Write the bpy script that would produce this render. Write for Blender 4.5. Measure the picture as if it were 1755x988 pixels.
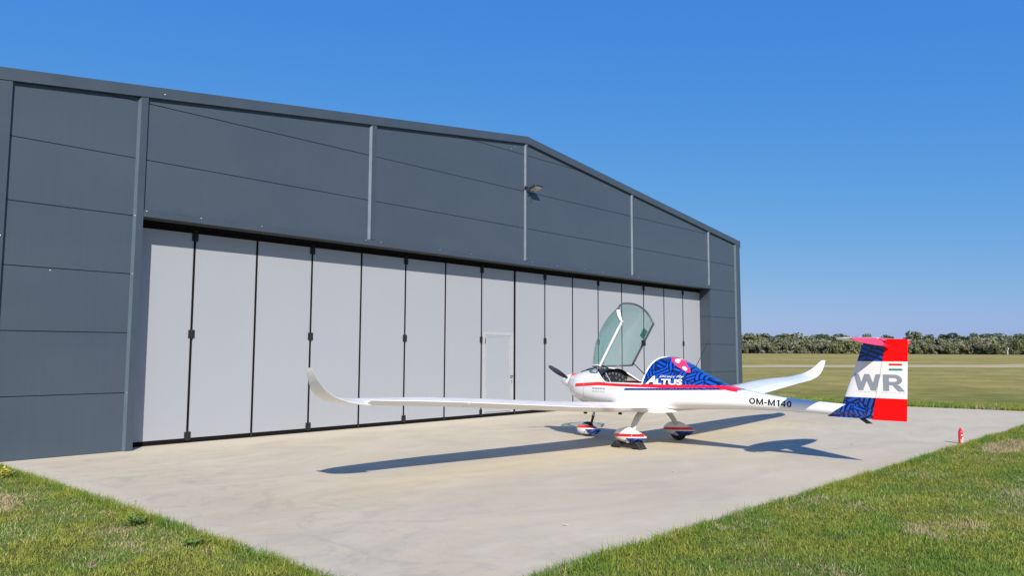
import bpy, bmesh, math, random
import numpy as np
from mathutils import Vector, Matrix

# ------------------------------------------------------------------ camera, world, sun, exposure
scene = bpy.context.scene
for o in list(bpy.data.objects):
    bpy.data.objects.remove(o)
COL = scene.collection
EXPOSURE = 0.45
SUN_AZ, SUN_EL = math.radians(35.5), math.radians(35.0)   # light travels +Y turned towards +X
CAM = dict(f=1270.0, pitch=0.0854, roll=0.0039, yaw=0.8085, loc=(-4.677, -13.299, 1.683))

cd = bpy.data.cameras.new('camera')
cd.sensor_width = 36.0
cd.lens = CAM['f'] / 1755 * 36.0
cd.clip_start, cd.clip_end = 0.1, 20000
cam = bpy.data.objects.new('camera', cd)
COL.objects.link(cam)
_p, _r, _y = CAM['pitch'], CAM['roll'], CAM['yaw']
fw = Vector((math.sin(_y) * math.cos(_p), math.cos(_y) * math.cos(_p), math.sin(_p)))
rt = Vector((math.cos(_y), -math.sin(_y), 0))
up = rt.cross(fw)
rt, up = rt * math.cos(_r) + up * math.sin(_r), up * math.cos(_r) - rt * math.sin(_r)
cam.matrix_world = Matrix(((rt.x, up.x, -fw.x, CAM['loc'][0]), (rt.y, up.y, -fw.y, CAM['loc'][1]),
                           (rt.z, up.z, -fw.z, CAM['loc'][2]), (0, 0, 0, 1)))
scene.camera = cam

world = bpy.data.worlds.new('World')
scene.world = world
world.use_nodes = True
wn = world.node_tree
sky = wn.nodes.new('ShaderNodeTexSky')
sky.sky_type = 'NISHITA'
sky.sun_disc = False
sky.sun_elevation = SUN_EL
sky.sun_rotation = math.pi + SUN_AZ
sky.altitude = 0
sky.air_density = 1.0
sky.dust_density = 0.5
sky.ozone_density = 6.0
bg = wn.nodes['Background']
bg.inputs['Strength'].default_value = 0.10
# camera-like colour response of the whole sky: one power curve per channel
sp_ = wn.nodes.new('ShaderNodeSeparateColor'); cb_ = wn.nodes.new('ShaderNodeCombineColor')
wn.links.new(sky.outputs[0], sp_.inputs[0])
for i_, (g_, a_) in enumerate([(1.11, .76), (.553, .622), (.096, .775)]):
    m0 = wn.nodes.new('ShaderNodeMath'); m0.operation = 'MULTIPLY'; m0.inputs[1].default_value = .1
    m1 = wn.nodes.new('ShaderNodeMath'); m1.operation = 'POWER'; m1.inputs[1].default_value = g_
    m2 = wn.nodes.new('ShaderNodeMath'); m2.operation = 'MULTIPLY'; m2.inputs[1].default_value = a_ * 10 / 2 ** EXPOSURE
    wn.links.new(sp_.outputs[i_], m0.inputs[0]); wn.links.new(m0.outputs[0], m1.inputs[0])
    wn.links.new(m1.outputs[0], m2.inputs[0]); wn.links.new(m2.outputs[0], cb_.inputs[i_])
wn.links.new(cb_.outputs[0], bg.inputs['Color'])

sl = bpy.data.lights.new('sun', 'SUN')
sl.energy = 4.7
sl.angle = math.radians(0.5)
sl.color = (1.0, 0.92, 0.80)
sun = bpy.data.objects.new('sun', sl)
COL.objects.link(sun)
sun.location = (-20, -25, 30)
sd = Vector((math.sin(SUN_AZ) * math.cos(SUN_EL), math.cos(SUN_AZ) * math.cos(SUN_EL), -math.sin(SUN_EL)))
sun.rotation_euler = sd.to_track_quat('-Z', 'Y').to_euler()

scene.view_settings.view_transform = 'Standard'
scene.view_settings.look = 'None'
scene.view_settings.gamma = 1.0
scene.view_settings.exposure = EXPOSURE
scene.view_settings.use_curve_mapping = False

rng = np.random.default_rng(7)
random.seed(7)

# ------------------------------------------------------------------ node helpers
class NT:
    def __init__(self, name):
        self.m = bpy.data.materials.new(name)
        self.m.use_nodes = True
        self.t = self.m.node_tree
        self.b = self.t.nodes['Principled BSDF']
        self.out = self.t.nodes['Material Output']
    def n(self, typ, **kw):
        nd = self.t.nodes.new(typ)
        for k, v in kw.items():
            setattr(nd, k, v)
        return nd
    def put(self, sock, v):
        if isinstance(v, bpy.types.NodeSocket):
            self.t.links.new(v, sock)
        elif v is not None:
            if sock.type == 'RGBA' and len(v) == 3:
                v = (*v, 1)
            sock.default_value = v
    def math(self, op, a, b=None, c=None, clamp=False):
        nd = self.n('ShaderNodeMath', operation=op, use_clamp=clamp)
        self.put(nd.inputs[0], a)
        if b is not None: self.put(nd.inputs[1], b)
        if c is not None: self.put(nd.inputs[2], c)
        return nd.outputs[0]
    def mix(self, f, a, b, blend='MIX'):
        nd = self.n('ShaderNodeMix', data_type='RGBA', blend_type=blend)
        self.put(nd.inputs[0], f); self.put(nd.inputs[6], a); self.put(nd.inputs[7], b)
        return nd.outputs[2]
    def obj(self):
        return self.n('ShaderNodeTexCoord').outputs['Object']
    def pos(self):
        return self.n('ShaderNodeNewGeometry').outputs['Position']
    def sep(self, v):
        nd = self.n('ShaderNodeSeparateXYZ'); self.put(nd.inputs[0], v); return nd.outputs
    def comb(self, x, y, z):
        nd = self.n('ShaderNodeCombineXYZ')
        for i, v in enumerate((x, y, z)): self.put(nd.inputs[i], v)
        return nd.outputs[0]
    def scale(self, v, s):
        nd = self.n('ShaderNodeMapping'); self.put(nd.inputs[0], v); nd.inputs['Scale'].default_value = s
        return nd.outputs[0]
    def noise(self, v, s, d=4, r=.55, dist=0):
        nd = self.n('ShaderNodeTexNoise')
        self.put(nd.inputs['Vector'], v); nd.inputs['Scale'].default_value = s
        nd.inputs['Detail'].default_value = d; nd.inputs['Roughness'].default_value = r
        nd.inputs['Distortion'].default_value = dist
        return nd.outputs[0]
    def ramp(self, f, a, b, c0=0., c1=1.):
        nd = self.n('ShaderNodeMapRange'); self.put(nd.inputs[0], f)
        for i, v in enumerate((a, b, c0, c1)): nd.inputs[i + 1].default_value = v
        return nd.outputs[0]
    def bump(self, h, s, d=.01):
        nd = self.n('ShaderNodeBump'); self.put(nd.inputs['Height'], h)
        nd.inputs['Strength'].default_value = s; nd.inputs['Distance'].default_value = d
        self.t.links.new(nd.outputs[0], self.b.inputs['Normal'])
    def base(self, c=None, rough=None, metal=None, spec=None, coat=None):
        i = self.b.inputs
        if c is not None: self.put(i['Base Color'], c)
        if rough is not None: self.put(i['Roughness'], rough)
        if metal is not None: self.put(i['Metallic'], metal)
        if spec is not None: self.put(i['Specular IOR Level'], spec)
        if coat is not None: self.put(i['Coat Weight'], coat); i['Coat Roughness'].default_value = .06
        return self.m

M = {}
def simple(name, c, rough=.5, metal=0., spec=.5, coat=None, var=.06, vs=6.):
    k = NT(name)
    v = k.noise(k.obj(), vs, 5)
    f = k.ramp(v, .3, .7, 1 - var, 1 + var)
    col = k.mix(1.0, c, k.comb(f, f, f), 'MULTIPLY')
    rr = k.ramp(v, .3, .7, max(.02, rough - .05), min(1, rough + .05))
    M[name] = k.base(col, rr, metal, spec, coat)
    return M[name]

simple('trim', (.042, .059, .081), .42, spec=.5, var=.05, vs=2.)
simple('lit_edge', (.165, .205, .255), .38, .2)  # sunlit left returns of the cover strips, brightness put into the colour
simple('lit_edge_dim', (.075, .105, .14), .4)  # dimmer copy of the painted sunlit return, for the outermost strips
simple('black_rubber', (.007, .007, .008), .9, spec=.08)
simple('soffit', (.05, .055, .06), .6)
simple('hinge_black', (.014, .014, .016), .55, spec=.3)
simple('screw_steel', (.75, .76, .78), .3, .6)
simple('frame_white', (.345, .36, .385), .4)
simple('white_paint', (.80, .80, .80), .22, spec=.5, coat=.4, var=.015, vs=2.)
simple('red_paint', (.72, .012, .018), .25, coat=.4, var=.03)
simple('elevator_red', (.80, .015, .03), .35, coat=.35, var=.03)
simple('green_paint', (.0, .27, .2), .3)
simple('grey_print', (.25, .28, .33), .4)
simple('black_print', (.012, .012, .018), .4)
simple('white_print', (.82, .82, .82), .35)
simple('faint_print', (.55, .53, .52), .5)
simple('carbon', (.018, .024, .045), .3, coat=.5)
simple('tyre', (.012, .012, .013), .75)
simple('leg_white', (.62, .62, .6), .3)
simple('cockpit_dark', (.02, .02, .024), .6)
simple('seat_fabric', (.06, .045, .09), .8)
simple('dial_glass', (.03, .035, .04), .15)
simple('dial_mark', (.6, .6, .58), .5)
simple('frame_grey', (.075, .085, .1), .35)
simple('chock_rubber', (.016, .016, .017), .7)
simple('lamp_black', (.02, .022, .025), .5)
simple('lamp_glass', (.62, .58, .50), .25)
simple('bottle_red', (.70, .015, .03), .3, coat=.3)
simple('label_peach', (.75, .42, .30), .5)
simple('skid_black', (.012, .012, .012), .5)
simple('stem_green', (.15, .20, .06), .7)
simple('leaf_green', (.13, .22, .03), .6, var=.3, vs=40)
simple('flower_yellow', (.60, .52, .05), .6)
simple('bark', (.10, .08, .06), .9)
simple('straw_bit', (.55, .52, .45), .8)
simple('roof_sheet', (.10, .11, .125), .5)

# sandwich wall panel: fine horizontal micro-lining
k = NT('wall_panel'); P = k.pos(); s = k.sep(P)
n1 = k.noise(k.scale(P, (.25, .25, .6)), 1.2, 4)
lin = k.math('SINE', k.math('MULTIPLY', s[2], 2 * math.pi / .025))
n2 = k.noise(k.scale(P, (6, 6, .35)), 2.5, 3)
f = k.math('ADD', k.ramp(n1, .3, .7, .95, 1.05), k.ramp(n2, .35, .7, -.02, .03))
M['wall_panel'] = k.base(k.mix(1., (.047, .066, .091), k.comb(f, f, f), 'MULTIPLY'), k.ramp(n1, .3, .7, .40, .50), spec=.45)
k.bump(lin, .10, .0015)

# door leaf skin
k = NT('door_panel'); P = k.pos()
n1 = k.noise(k.scale(P, (.5, .5, .25)), 1.5, 5)
s = k.sep(P)
low = k.math('MULTIPLY', k.ramp(s[2], .0, .7, 1, 0), k.ramp(k.noise(P, 5, 5), .4, .7, 0, .16), clamp=True)
f = k.ramp(n1, .3, .7, .99, 1.01)
c = k.mix(1., (.297, .316, .350), k.comb(f, f, f), 'MULTIPLY')
M['door_panel'] = k.base(k.mix(low, c, (.33, .31, .27)), k.ramp(n1, .3, .7, .33, .36), spec=.7)

# apron concrete
k = NT('concrete'); P = k.pos()
big = k.noise(P, .22, 5, .6)
strk = k.noise(k.scale(P, (.55, 1.1, 1)), .6, 7, .62, 2.2)
strk2 = k.noise(k.scale(P, (.5, .8, 1)), .9, 7, .6, 2.8)
fine = k.noise(P, 60, 4, .7)
c = k.mix(k.ramp(big, .35, .65), (.455, .40, .292), (.52, .46, .34))
c = k.mix(k.ramp(strk, .44, .66, 0, .5), c, (.375, .345, .285))
c = k.mix(k.ramp(strk2, .50, .70, 0, .38), c, (.56, .505, .40))
s = k.sep(P)
scr = k.noise(k.scale(P, (.25, 2.2, 1)), 1.4, 8, .7, 3.0)
c = k.mix(k.math('MULTIPLY', k.ramp(scr, .60, .70), .25), c, (.23, .22, .21))
scuff = k.math('MULTIPLY', k.ramp(k.noise(k.scale(P, (.9, .6, 1)), 1.8, 8, .7, 2.5), .50, .66), k.ramp(s[0], -.4, 1.6, .35, 0))
c = k.mix(scuff, c, (.24, .23, .215))
edge_l = k.ramp(s[0], -1.9, -1.2, .55, 0)
edge_w = k.ramp(s[1], -.75, -.25, 0, .5)
c = k.mix(k.math('MAXIMUM', edge_l, edge_w, clamp=True), c, (.57, .52, .42))
g = k.ramp(fine, .3, .7, .94, 1.06)
c = k.mix(1., c, k.comb(g, g, g), 'MULTIPLY')
M['concrete'] = k.base(c, k.ramp(strk, .3, .7, .62, .85), spec=.3)
k.bump(k.math('ADD', k.math('MULTIPLY', fine, .4), strk), .12, .01)

def grass_tone(k, P):
    """dryness 0..1 from world position, shared by soil, field and blades"""
    a = k.noise(P, .55, 5, .6)
    b = k.noise(P, 2.6, 4, .6)
    return k.math('ADD', k.ramp(a, .40, .66, 0, .75), k.ramp(b, .48, .72, 0, .45), clamp=True)

# ground below the blades and the far field
k = NT('field_ground'); P = k.pos(); s = k.sep(P)
dry = grass_tone(k, P)
near = k.mix(dry, (.085, .11, .022), (.26, .21, .10))
near = k.mix(k.ramp(k.noise(P, 30, 4, .7), .45, .72, 0, .6), near, (.05, .045, .022))
fa = k.noise(k.scale(P, (.25, .05, 1)), .35, 6, .62)
fb = k.noise(P, 1.8, 6, .72)
far = k.mix(k.ramp(fa, .38, .62), (.25, .225, .058), (.385, .315, .112))
far = k.mix(k.ramp(fb, .44, .66, 0, .7), far, (.15, .15, .04))
far = k.mix(k.ramp(k.noise(P, .09, 5, .6), .52, .66, 0, .5), far, (.14, .165, .035))
far = k.mix(k.ramp(k.noise(P, .35, 6, .65), .46, .60, 0, .45), far, (.20, .19, .055))
far = k.mix(k.ramp(k.noise(P, .22, 6, .7, 1.), .52, .62, 0, .5), far, (.42, .345, .135))
strip = k.ramp(s[0], 21, 36, .75, 0)
far = k.mix(k.math('MULTIPLY', strip, k.ramp(k.noise(P, .7, 4), .35, .6)), far, (.075, .135, .02))
yel = k.ramp(s[0], 110, 260, 0, .6)
far = k.mix(yel, far, (.29, .245, .095))
isfar = k.ramp(s[0], 18.5, 21.)
c = k.mix(isfar, near, far)
# gravel track across the airfield
along = k.math('ADD', s[0], k.math('MULTIPLY', s[1], 1.16))
wob = k.math('ADD', along, k.math('MULTIPLY', k.noise(P, .08, 4), 6.))
M['field_ground'] = k.base(c, .95, spec=.1)
k.bump(k.noise(P, 14, 5, .7), .9, .06)

k = NT('track_gravel'); P = k.pos()
g1 = k.noise(k.scale(P, (.35, .1, 1)), .6, 5)
M['track_gravel'] = k.base(k.mix(k.ramp(g1, .4, .62), (.46, .39, .25), (.32, .27, .13)), .95, spec=.1)

k = NT('grass_blade'); P = k.pos()
dry = grass_tone(k, P)
at = k.n('ShaderNodeAttribute', attribute_name='tone').outputs['Fac']
gcol = k.mix(at, (.19, .245, .025), (.50, .51, .11))
scol = k.mix(at, (.42, .34, .15), (.64, .56, .33))
lush = k.ramp(k.noise(P, 1.1, 3, .55), .42, .60)
gcol = k.mix(k.math('MULTIPLY', lush, .85), gcol, k.mix(at, (.09, .20, .026), (.22, .38, .06)))
at2 = k.n('ShaderNodeAttribute', attribute_name='straw').outputs['Fac']
sel = k.math('GREATER_THAN', k.math('ADD', at2, k.math('ADD', k.math('MULTIPLY', dry, .55), k.math('MULTIPLY', at, .50))), .66)
c = k.mix(sel, gcol, scol)
k.base(c, .55, spec=.3)
tr = k.n('ShaderNodeBsdfTranslucent'); k.put(tr.inputs[0], c)
ms = k.n('ShaderNodeMixShader'); ms.inputs[0].default_value = .42
k.t.links.new(k.b.outputs[0], ms.inputs[1]); k.t.links.new(tr.outputs[0], ms.inputs[2])
k.t.links.new(ms.outputs[0], k.out.inputs[0])
M['grass_blade'] = k.m

def foliage(name, c0, c1):
    k = NT(name); P = k.pos()
    at = k.n('ShaderNodeAttribute', attribute_name='tone').outputs['Fac']
    c = k.mix(at, c0, c1)
    ri = k.n('ShaderNodeObjectInfo').outputs['Random']
    f = k.ramp(ri, 0, 1, .8, 1.2)
    c = k.mix(1., c, k.comb(f, f, k.math('MULTIPLY', f, .95)), 'MULTIPLY')
    k.base(c, .7, spec=.2)
    tr = k.n('ShaderNodeBsdfTranslucent'); k.put(tr.inputs[0], c)
    ms = k.n('ShaderNodeMixShader'); ms.inputs[0].default_value = .25
    k.t.links.new(k.b.outputs[0], ms.inputs[1]); k.t.links.new(tr.outputs[0], ms.inputs[2])
    k.t.links.new(ms.outputs[0], k.out.inputs[0])
    M[name] = k.m
foliage('leaf_olive', (.145, .155, .10), (.27, .275, .19))
foliage('leaf_dark', (.05, .07, .036), (.125, .15, .072))
foliage('leaf_mid', (.12, .14, .07), (.235, .25, .13))
foliage('leaf_lime', (.13, .15, .045), (.24, .26, .09))

# aircraft livery -----------------------------------------------------------------
BLUE, NAVY = (.008, .070, .46), (.003, .004, .018)
def maze(k, u, v, lam=.058, cell=.17):
    """flat printed labyrinth: stripes that change direction from cell to cell"""
    P = k.comb(k.math('DIVIDE', u, cell), k.math('DIVIDE', v, cell), 0.)
    vo = k.n('ShaderNodeTexVoronoi', voronoi_dimensions='2D', feature='F1')
    k.put(vo.inputs['Vector'], P); vo.inputs['Scale'].default_value = 1.
    r = k.sep(vo.outputs['Color'])[0]
    ang = k.math('MULTIPLY', k.math('FLOOR', k.math('MULTIPLY', r, 4.)), math.pi / 4)
    ang = k.math('ADD', ang, .35)
    d = k.math('ADD', k.math('MULTIPLY', u, k.math('COSINE', ang)), k.math('MULTIPLY', v, k.math('SINE', ang)))
    w = k.math('SINE', k.math('MULTIPLY', d, 2 * math.pi / lam))
    stripe = k.math('GREATER_THAN', w, -.28)
    ve = k.n('ShaderNodeTexVoronoi', voronoi_dimensions='2D', feature='DISTANCE_TO_EDGE')
    k.put(ve.inputs['Vector'], P); ve.inputs['Scale'].default_value = 1.
    edge = k.math('GREATER_THAN', ve.outputs['Distance'], .045)
    half = k.math('GREATER_THAN', k.sep(vo.outputs['Color'])[1], .75)
    f = k.math('MULTIPLY', stripe, k.math('MAXIMUM', edge, half))
    return k.mix(f, NAVY, BLUE)
def band(k, v, lo, hi):
    return k.math('MULTIPLY', k.math('GREATER_THAN', v, lo), k.math('LESS_THAN', v, hi))
RED = (.80, .006, .008); WHITE = (.80, .80, .80)

k = NT('fuselage_paint'); x, y, z = k.sep(k.obj())
blue = maze(k, y, z)
dz = k.math('MULTIPLY', k.ramp(y, .9, 1.6), .055)          # the stripe sinks towards the nose
dz2 = k.math('MULTIPLY', k.ramp(y, .3, -1.9), .075)
zr = k.math('ADD', z, dz)
red = k.math('MULTIPLY', band(k, zr, 1.048, 1.113), band(k, y, -1.78, 1.52))
zb = k.math('SUBTRACT', z, dz2)
thin = k.math('MULTIPLY', band(k, zb, .982, 1.022), band(k, k.math('ADD', y, k.math('MULTIPLY', z, .6)), -1.35, .87))
tail = k.math('LESS_THAN', k.math('ADD', y, k.math('MULTIPLY', k.math('SUBTRACT', z, .73), 1.4)), -3.22)
ring = k.math('GREATER_THAN', y, 1.862)
cowl = k.math('MULTIPLY', band(k, y, 1.268, 1.274), .5)
c = k.mix(k.math('MULTIPLY', red, 1.), WHITE, RED)
c = k.mix(thin, c, maze(k, y, z, .05, .1))
c = k.mix(tail, c, blue)
c = k.mix(ring, c, RED)
c = k.mix(cowl, c, (.3, .3, .3))
M['fuselage_paint'] = k.base(c, .22, coat=.5)

k = NT('deck_paint'); x, y, z = k.sep(k.obj())
c = maze(k, y, z)
red = k.math('LESS_THAN', z, 1.113)
nx = k.math('SUBTRACT', y, -.62); nz = k.math('ADD', k.math('SUBTRACT', z, 1.50), k.math('MULTIPLY', nx, -.62))
ell = lambda cx_, rx_, cz_, rz_: k.math('LESS_THAN', k.math('ADD', k.math('POWER', k.math('ABSOLUTE', k.math('DIVIDE', k.math('SUBTRACT', nx, cx_), rx_)), 2.2), k.math('POWER', k.math('ABSOLUTE', k.math('DIVIDE', k.math('SUBTRACT', nz, cz_), rz_)), 2.2)), 1.)
blob = ell(-.05, .23, .005, .045)
c = k.mix(blob, c, (.75, .03, .09))
blob2 = ell(-.17, .045, .0, .022)
c = k.mix(blob2, c, (.75, .72, .72))
blob3 = ell(.02, .055, .012, .02)
c = k.mix(blob3, c, (.75, .72, .72))
c = k.mix(red, c, RED)
M['deck_paint'] = k.base(c, .25, coat=.5)

k = NT('fin_paint'); x, y, z = k.sep(k.obj())
c = maze(k, y, z, .07, .19)
c = k.mix(band(k, z, 1.015, 1.555), c, WHITE)
M['fin_paint'] = k.base(c, .25, coat=.4)
k = NT('rudder_paint'); x, y, z = k.sep(k.obj())
c = k.mix(band(k, z, 1.015, 1.555), (.88, .0, .0), WHITE)
M['rudder_paint'] = k.base(c, .5, spec=.25)

k = NT('fairing_paint'); x, y, z = k.sep(k.obj())
zz = k.math('ADD', z, k.math('MULTIPLY', y, .05))
c = k.mix(band(k, zz, .200, .250), WHITE, RED)
ptt = k.math('MULTIPLY', k.math('LESS_THAN', zz, .178), k.math('LESS_THAN', k.math('SUBTRACT', y, k.math('MULTIPLY', z, .75)), -.12))
c = k.mix(ptt, c, maze(k, y, z, .06, .12))
M['fairing_paint'] = k.base(c, .25, coat=.4)

k = NT('canopy_glass')
tp = k.n('ShaderNodeBsdfTransparent'); tp.inputs[0].default_value = (.66, .83, .81, 1)
gl = k.n('ShaderNodeBsdfGlossy'); gl.inputs['Roughness'].default_value = .03
df = k.n('ShaderNodeBsdfDiffuse'); df.inputs[0].default_value = (.42, .62, .60, 1)
lw = k.n('ShaderNodeLayerWeight'); lw.inputs['Blend'].default_value = .5
fr = k.math('ADD', k.math('MULTIPLY', k.math('POWER', lw.outputs['Facing'], 4.), .5), .045)
m1 = k.n('ShaderNodeMixShader'); m1.inputs[0].default_value = .10
k.t.links.new(tp.outputs[0], m1.inputs[1]); k.t.links.new(df.outputs[0], m1.inputs[2])
m2 = k.n('ShaderNodeMixShader'); k.t.links.new(fr, m2.inputs[0])
k.t.links.new(m1.outputs[0], m2.inputs[1]); k.t.links.new(gl.outputs[0], m2.inputs[2])
k.t.links.new(m2.outputs[0], k.out.inputs[0])
M['canopy_glass'] = k.m
k = NT('vent_glass')
tp = k.n('ShaderNodeBsdfTransparent'); tp.inputs[0].default_value = (.35, .62, .58, 1)
gl = k.n('ShaderNodeBsdfGlossy'); gl.inputs['Roughness'].default_value = .05
m2 = k.n('ShaderNodeMixShader'); m2.inputs[0].default_value = .08
k.t.links.new(tp.outputs[0], m2.inputs[1]); k.t.links.new(gl.outputs[0], m2.inputs[2])
k.t.links.new(m2.outputs[0], k.out.inputs[0])
M['vent_glass'] = k.m

# ------------------------------------------------------------------ object helpers
ORI = {}
def tag(o, label=None, cat=None, group=None, kind=None):
    if label: o['label'] = label
    if cat: o['category'] = cat
    if group: o['group'] = group
    if kind: o['kind'] = kind
    return o
def empty(name, loc, label, cat, rz=0, group=None):
    o = bpy.data.objects.new(name, None); COL.objects.link(o)
    o.location = loc; o.rotation_euler = (0, 0, rz); o.empty_display_size = .2
    ORI[o] = Vector(loc)
    return tag(o, label, cat, group)
def link(name, me, parent=None):
    o = bpy.data.objects.new(name, me); COL.objects.link(o)
    if parent is not None:
        o.parent = parent
        ORI[o] = ORI.get(parent, Vector())
    return o
class MB:
    """collects shapes for ONE mesh object"""
    def __init__(self): self.v = []; self.f = []
    def add(self, vs, fs):
        n = len(self.v); self.v += [tuple(map(float, a)) for a in vs]
        self.f += [tuple(i + n for i in q) for q in fs]; return self
    def box(self, x0, x1, y0, y1, z0, z1):
        vs = [(x, y, z) for x in (x0, x1) for y in (y0, y1) for z in (z0, z1)]
        return self.add(vs, [(0, 1, 3, 2), (4, 6, 7, 5), (0, 4, 5, 1), (2, 3, 7, 6), (0, 2, 6, 4), (1, 5, 7, 3)])
    def prism(self, poly, y0, y1):
        """polygon in XZ (counter-clockwise seen from -Y) extruded along Y"""
        n = len(poly)
        vs = [(a, y0, b) for a, b in poly] + [(a, y1, b) for a, b in poly]
        fs = [tuple(range(n)), tuple(range(2 * n - 1, n - 1, -1))]
        fs += [(i, i + n, (i + 1) % n + n, (i + 1) % n) for i in range(n)]
        return self.add(vs, fs)
    def hull(self, a, b):
        """two equal polygons in space joined by side faces"""
        n = len(a)
        fs = [tuple(range(n - 1, -1, -1)), tuple(range(n, 2 * n))] + [(i, (i + 1) % n, (i + 1) % n + n, i + n) for i in range(n)]
        return self.add(list(a) + list(b), fs)
    def tube(self, pts, r, n=8, cap=True, flat=None):
        pts = [Vector(p) for p in pts]; m = len(pts)
        rs = r if hasattr(r, '__len__') else [r] * m
        ref = Vector(flat) if flat else None
        vs = []
        for i, p in enumerate(pts):
            t = (pts[min(i + 1, m - 1)] - pts[max(i - 1, 0)]).normalized()
            a = ref if ref else (Vector((0, 0, 1)) if abs(t.z) < .9 else Vector((1, 0, 0)))
            e1 = t.cross(a).normalized(); e2 = t.cross(e1).normalized()
            for j in range(n):
                th = 2 * math.pi * j / n
                q = rs[i]
                ra, rb = q if hasattr(q, '__len__') else (q, q)
                vs.append(p + e1 * (ra * math.cos(th)) + e2 * (rb * math.sin(th)))
        fs = [(i * n + j, i * n + (j + 1) % n, (i + 1) * n + (j + 1) % n, (i + 1) * n + j) for i in range(m - 1) for j in range(n)]
        if cap: fs += [tuple(range(n - 1, -1, -1)), tuple(range((m - 1) * n, m * n))]
        return self.add(vs, fs)
    def lathe(self, prof, c=(0, 0, 0), axis='z', n=20):
        vs = []
        for r, h in prof:
            for j in range(n):
                t = 2 * math.pi * j / n; a, b = r * math.cos(t), r * math.sin(t)
                q = {'z': (a, b, h), 'y': (a, h, b), 'x': (h, a, b)}[axis]
                vs.append((q[0] + c[0], q[1] + c[1], q[2] + c[2]))
        m = len(prof)
        fs = [(i * n + j, i * n + (j + 1) % n, (i + 1) * n + (j + 1) % n, (i + 1) * n + j) for i in range(m - 1) for j in range(n)]
        fs += [tuple(range(n - 1, -1, -1)), tuple(range((m - 1) * n, m * n))]
        return self.add(vs, fs)
    def grid(self, rows, close=False):
        m, n = len(rows), len(rows[0])
        vs = [p for r in rows for p in r]
        jn = n if close else n - 1
        fs = [(i * n + j, i * n + (j + 1) % n, (i + 1) * n + (j + 1) % n, (i + 1) * n + j) for i in range(m - 1) for j in range(jn)]
        return self.add(vs, fs)
    def build(self, name, mat, parent=None, smooth=None, local=False, bevel=0, weld=False):
        off = Vector() if (local or parent is None) else ORI.get(parent, Vector())
        me = bpy.data.meshes.new(name)
        bm = bmesh.new()
        vv = [bm.verts.new(Vector(p) - off) for p in self.v]
        for q in self.f:
            try: bm.faces.new([vv[i] for i in q])
            except ValueError: pass
        if weld: bmesh.ops.remove_doubles(bm, verts=bm.verts, dist=1e-4)
        bmesh.ops.recalc_face_normals(bm, faces=bm.faces)
        if bevel:
            bmesh.ops.bevel(bm, geom=list(bm.edges), offset=bevel, segments=1, affect='EDGES', clamp_overlap=True)
        bm.to_mesh(me); bm.free()
        if smooth is not None:
            me.polygons.foreach_set('use_smooth', [True] * len(me.polygons))
            me.set_sharp_from_angle(angle=math.radians(smooth))
        me.materials.append(M[mat])
        return link(name, me, parent)

def pchip(xs, ys):
    """monotone cubic through a table"""
    xs = np.array(xs, float); ys = np.array(ys, float)
    o = np.argsort(xs); xs, ys = xs[o], ys[o]
    h = np.diff(xs); d = np.diff(ys) / h
    m = np.zeros(len(xs)); m[0], m[-1] = d[0], d[-1]
    for i in range(1, len(xs) - 1):
        m[i] = 0 if d[i - 1] * d[i] <= 0 else (h[i - 1] + h[i]) / (h[i - 1] / d[i - 1] + h[i] / d[i])
    def f(x):
        x = min(max(x, xs[0]), xs[-1]); i = min(max(int(np.searchsorted(xs, x)) - 1, 0), len(xs) - 2)
        t = (x - xs[i]) / h[i]
        return ((2*t**3-3*t*t+1)*ys[i] + (t**3-2*t*t+t)*h[i]*m[i] + (-2*t**3+3*t*t)*ys[i+1] + (t**3-t*t)*h[i]*m[i+1])
    return f

# ------------------------------------------------------------------ ground
def terrain(r):
    t = min(max((r - 95) / 190, 0), 1)
    return -.03 + 1.25 * t * t * (3 - 2 * t)
CX, CY = CAM['loc'][0], CAM['loc'][1]
radii = [0, 2, 5, 9, 14, 20, 30, 45, 65, 90] + list(range(105, 300, 12)) + [340, 420, 600, 1000, 2000, 5000]
g = MB(); rows = []
for r in radii:
    rows.append([(CX + r * math.cos(2 * math.pi * j / 96), CY + r * math.sin(2 * math.pi * j / 96), terrain(r)) for j in range(96)])
g.grid(rows[1:], close=True)
g.f.append(tuple(range(95, -1, -1)))
tag(g.build('ground', 'field_ground', smooth=80), kind='structure')

def slab_left(y): return -1.93 - .052 * y
def slab_near(x): return -9.50 - .026 * x
slab = [(-1.92, .5), (-1.44, -9.46), (21.55, -10.06), (19.9, .5)]
g = MB()
edge = []
for (a, b) in zip(slab, slab[1:] + slab[:1]):
    for i in range(40):
        t = i / 40; w = rng.normal(0, .012)
        edge.append((a[0] + (b[0] - a[0]) * t + w, a[1] + (b[1] - a[1]) * t + w))
n = len(edge)
g.add([(x, y, 0) for x, y in edge] + [(x, y, -.2) for x, y in edge],
      [tuple(range(n - 1, -1, -1))] + [(i, (i + 1) % n, (i + 1) % n + n, i + n) for i in range(n)])
tag(g.build('apron', 'concrete'), kind='structure')

# gravel track far across the field
g = MB()
A, B = Vector((88, 36, 0)), Vector((118, 6, 0))
dirv = (B - A).normalized(); nrm = Vector((dirv.y, -dirv.x, 0)) * -1
rows = []
for i in range(-20, 60):
    c = Vector((81, 27.2, 0)) + Vector((20.1, -13.8, 0)).normalized() * (i * 4)
    nn = Vector((13.8, 20.1, 0)).normalized()
    w = 7.5 + rng.normal(0, .5)
    rows.append([])
    for s in (-w, -w / 2, 0, w / 2, w):
        q = c + nn * s
        rows[-1].append((q.x, q.y, terrain((q - Vector((CX, CY, 0))).length) + .03))
g.grid(rows)
tag(g.build('track', 'track_gravel'), kind='structure')

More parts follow.
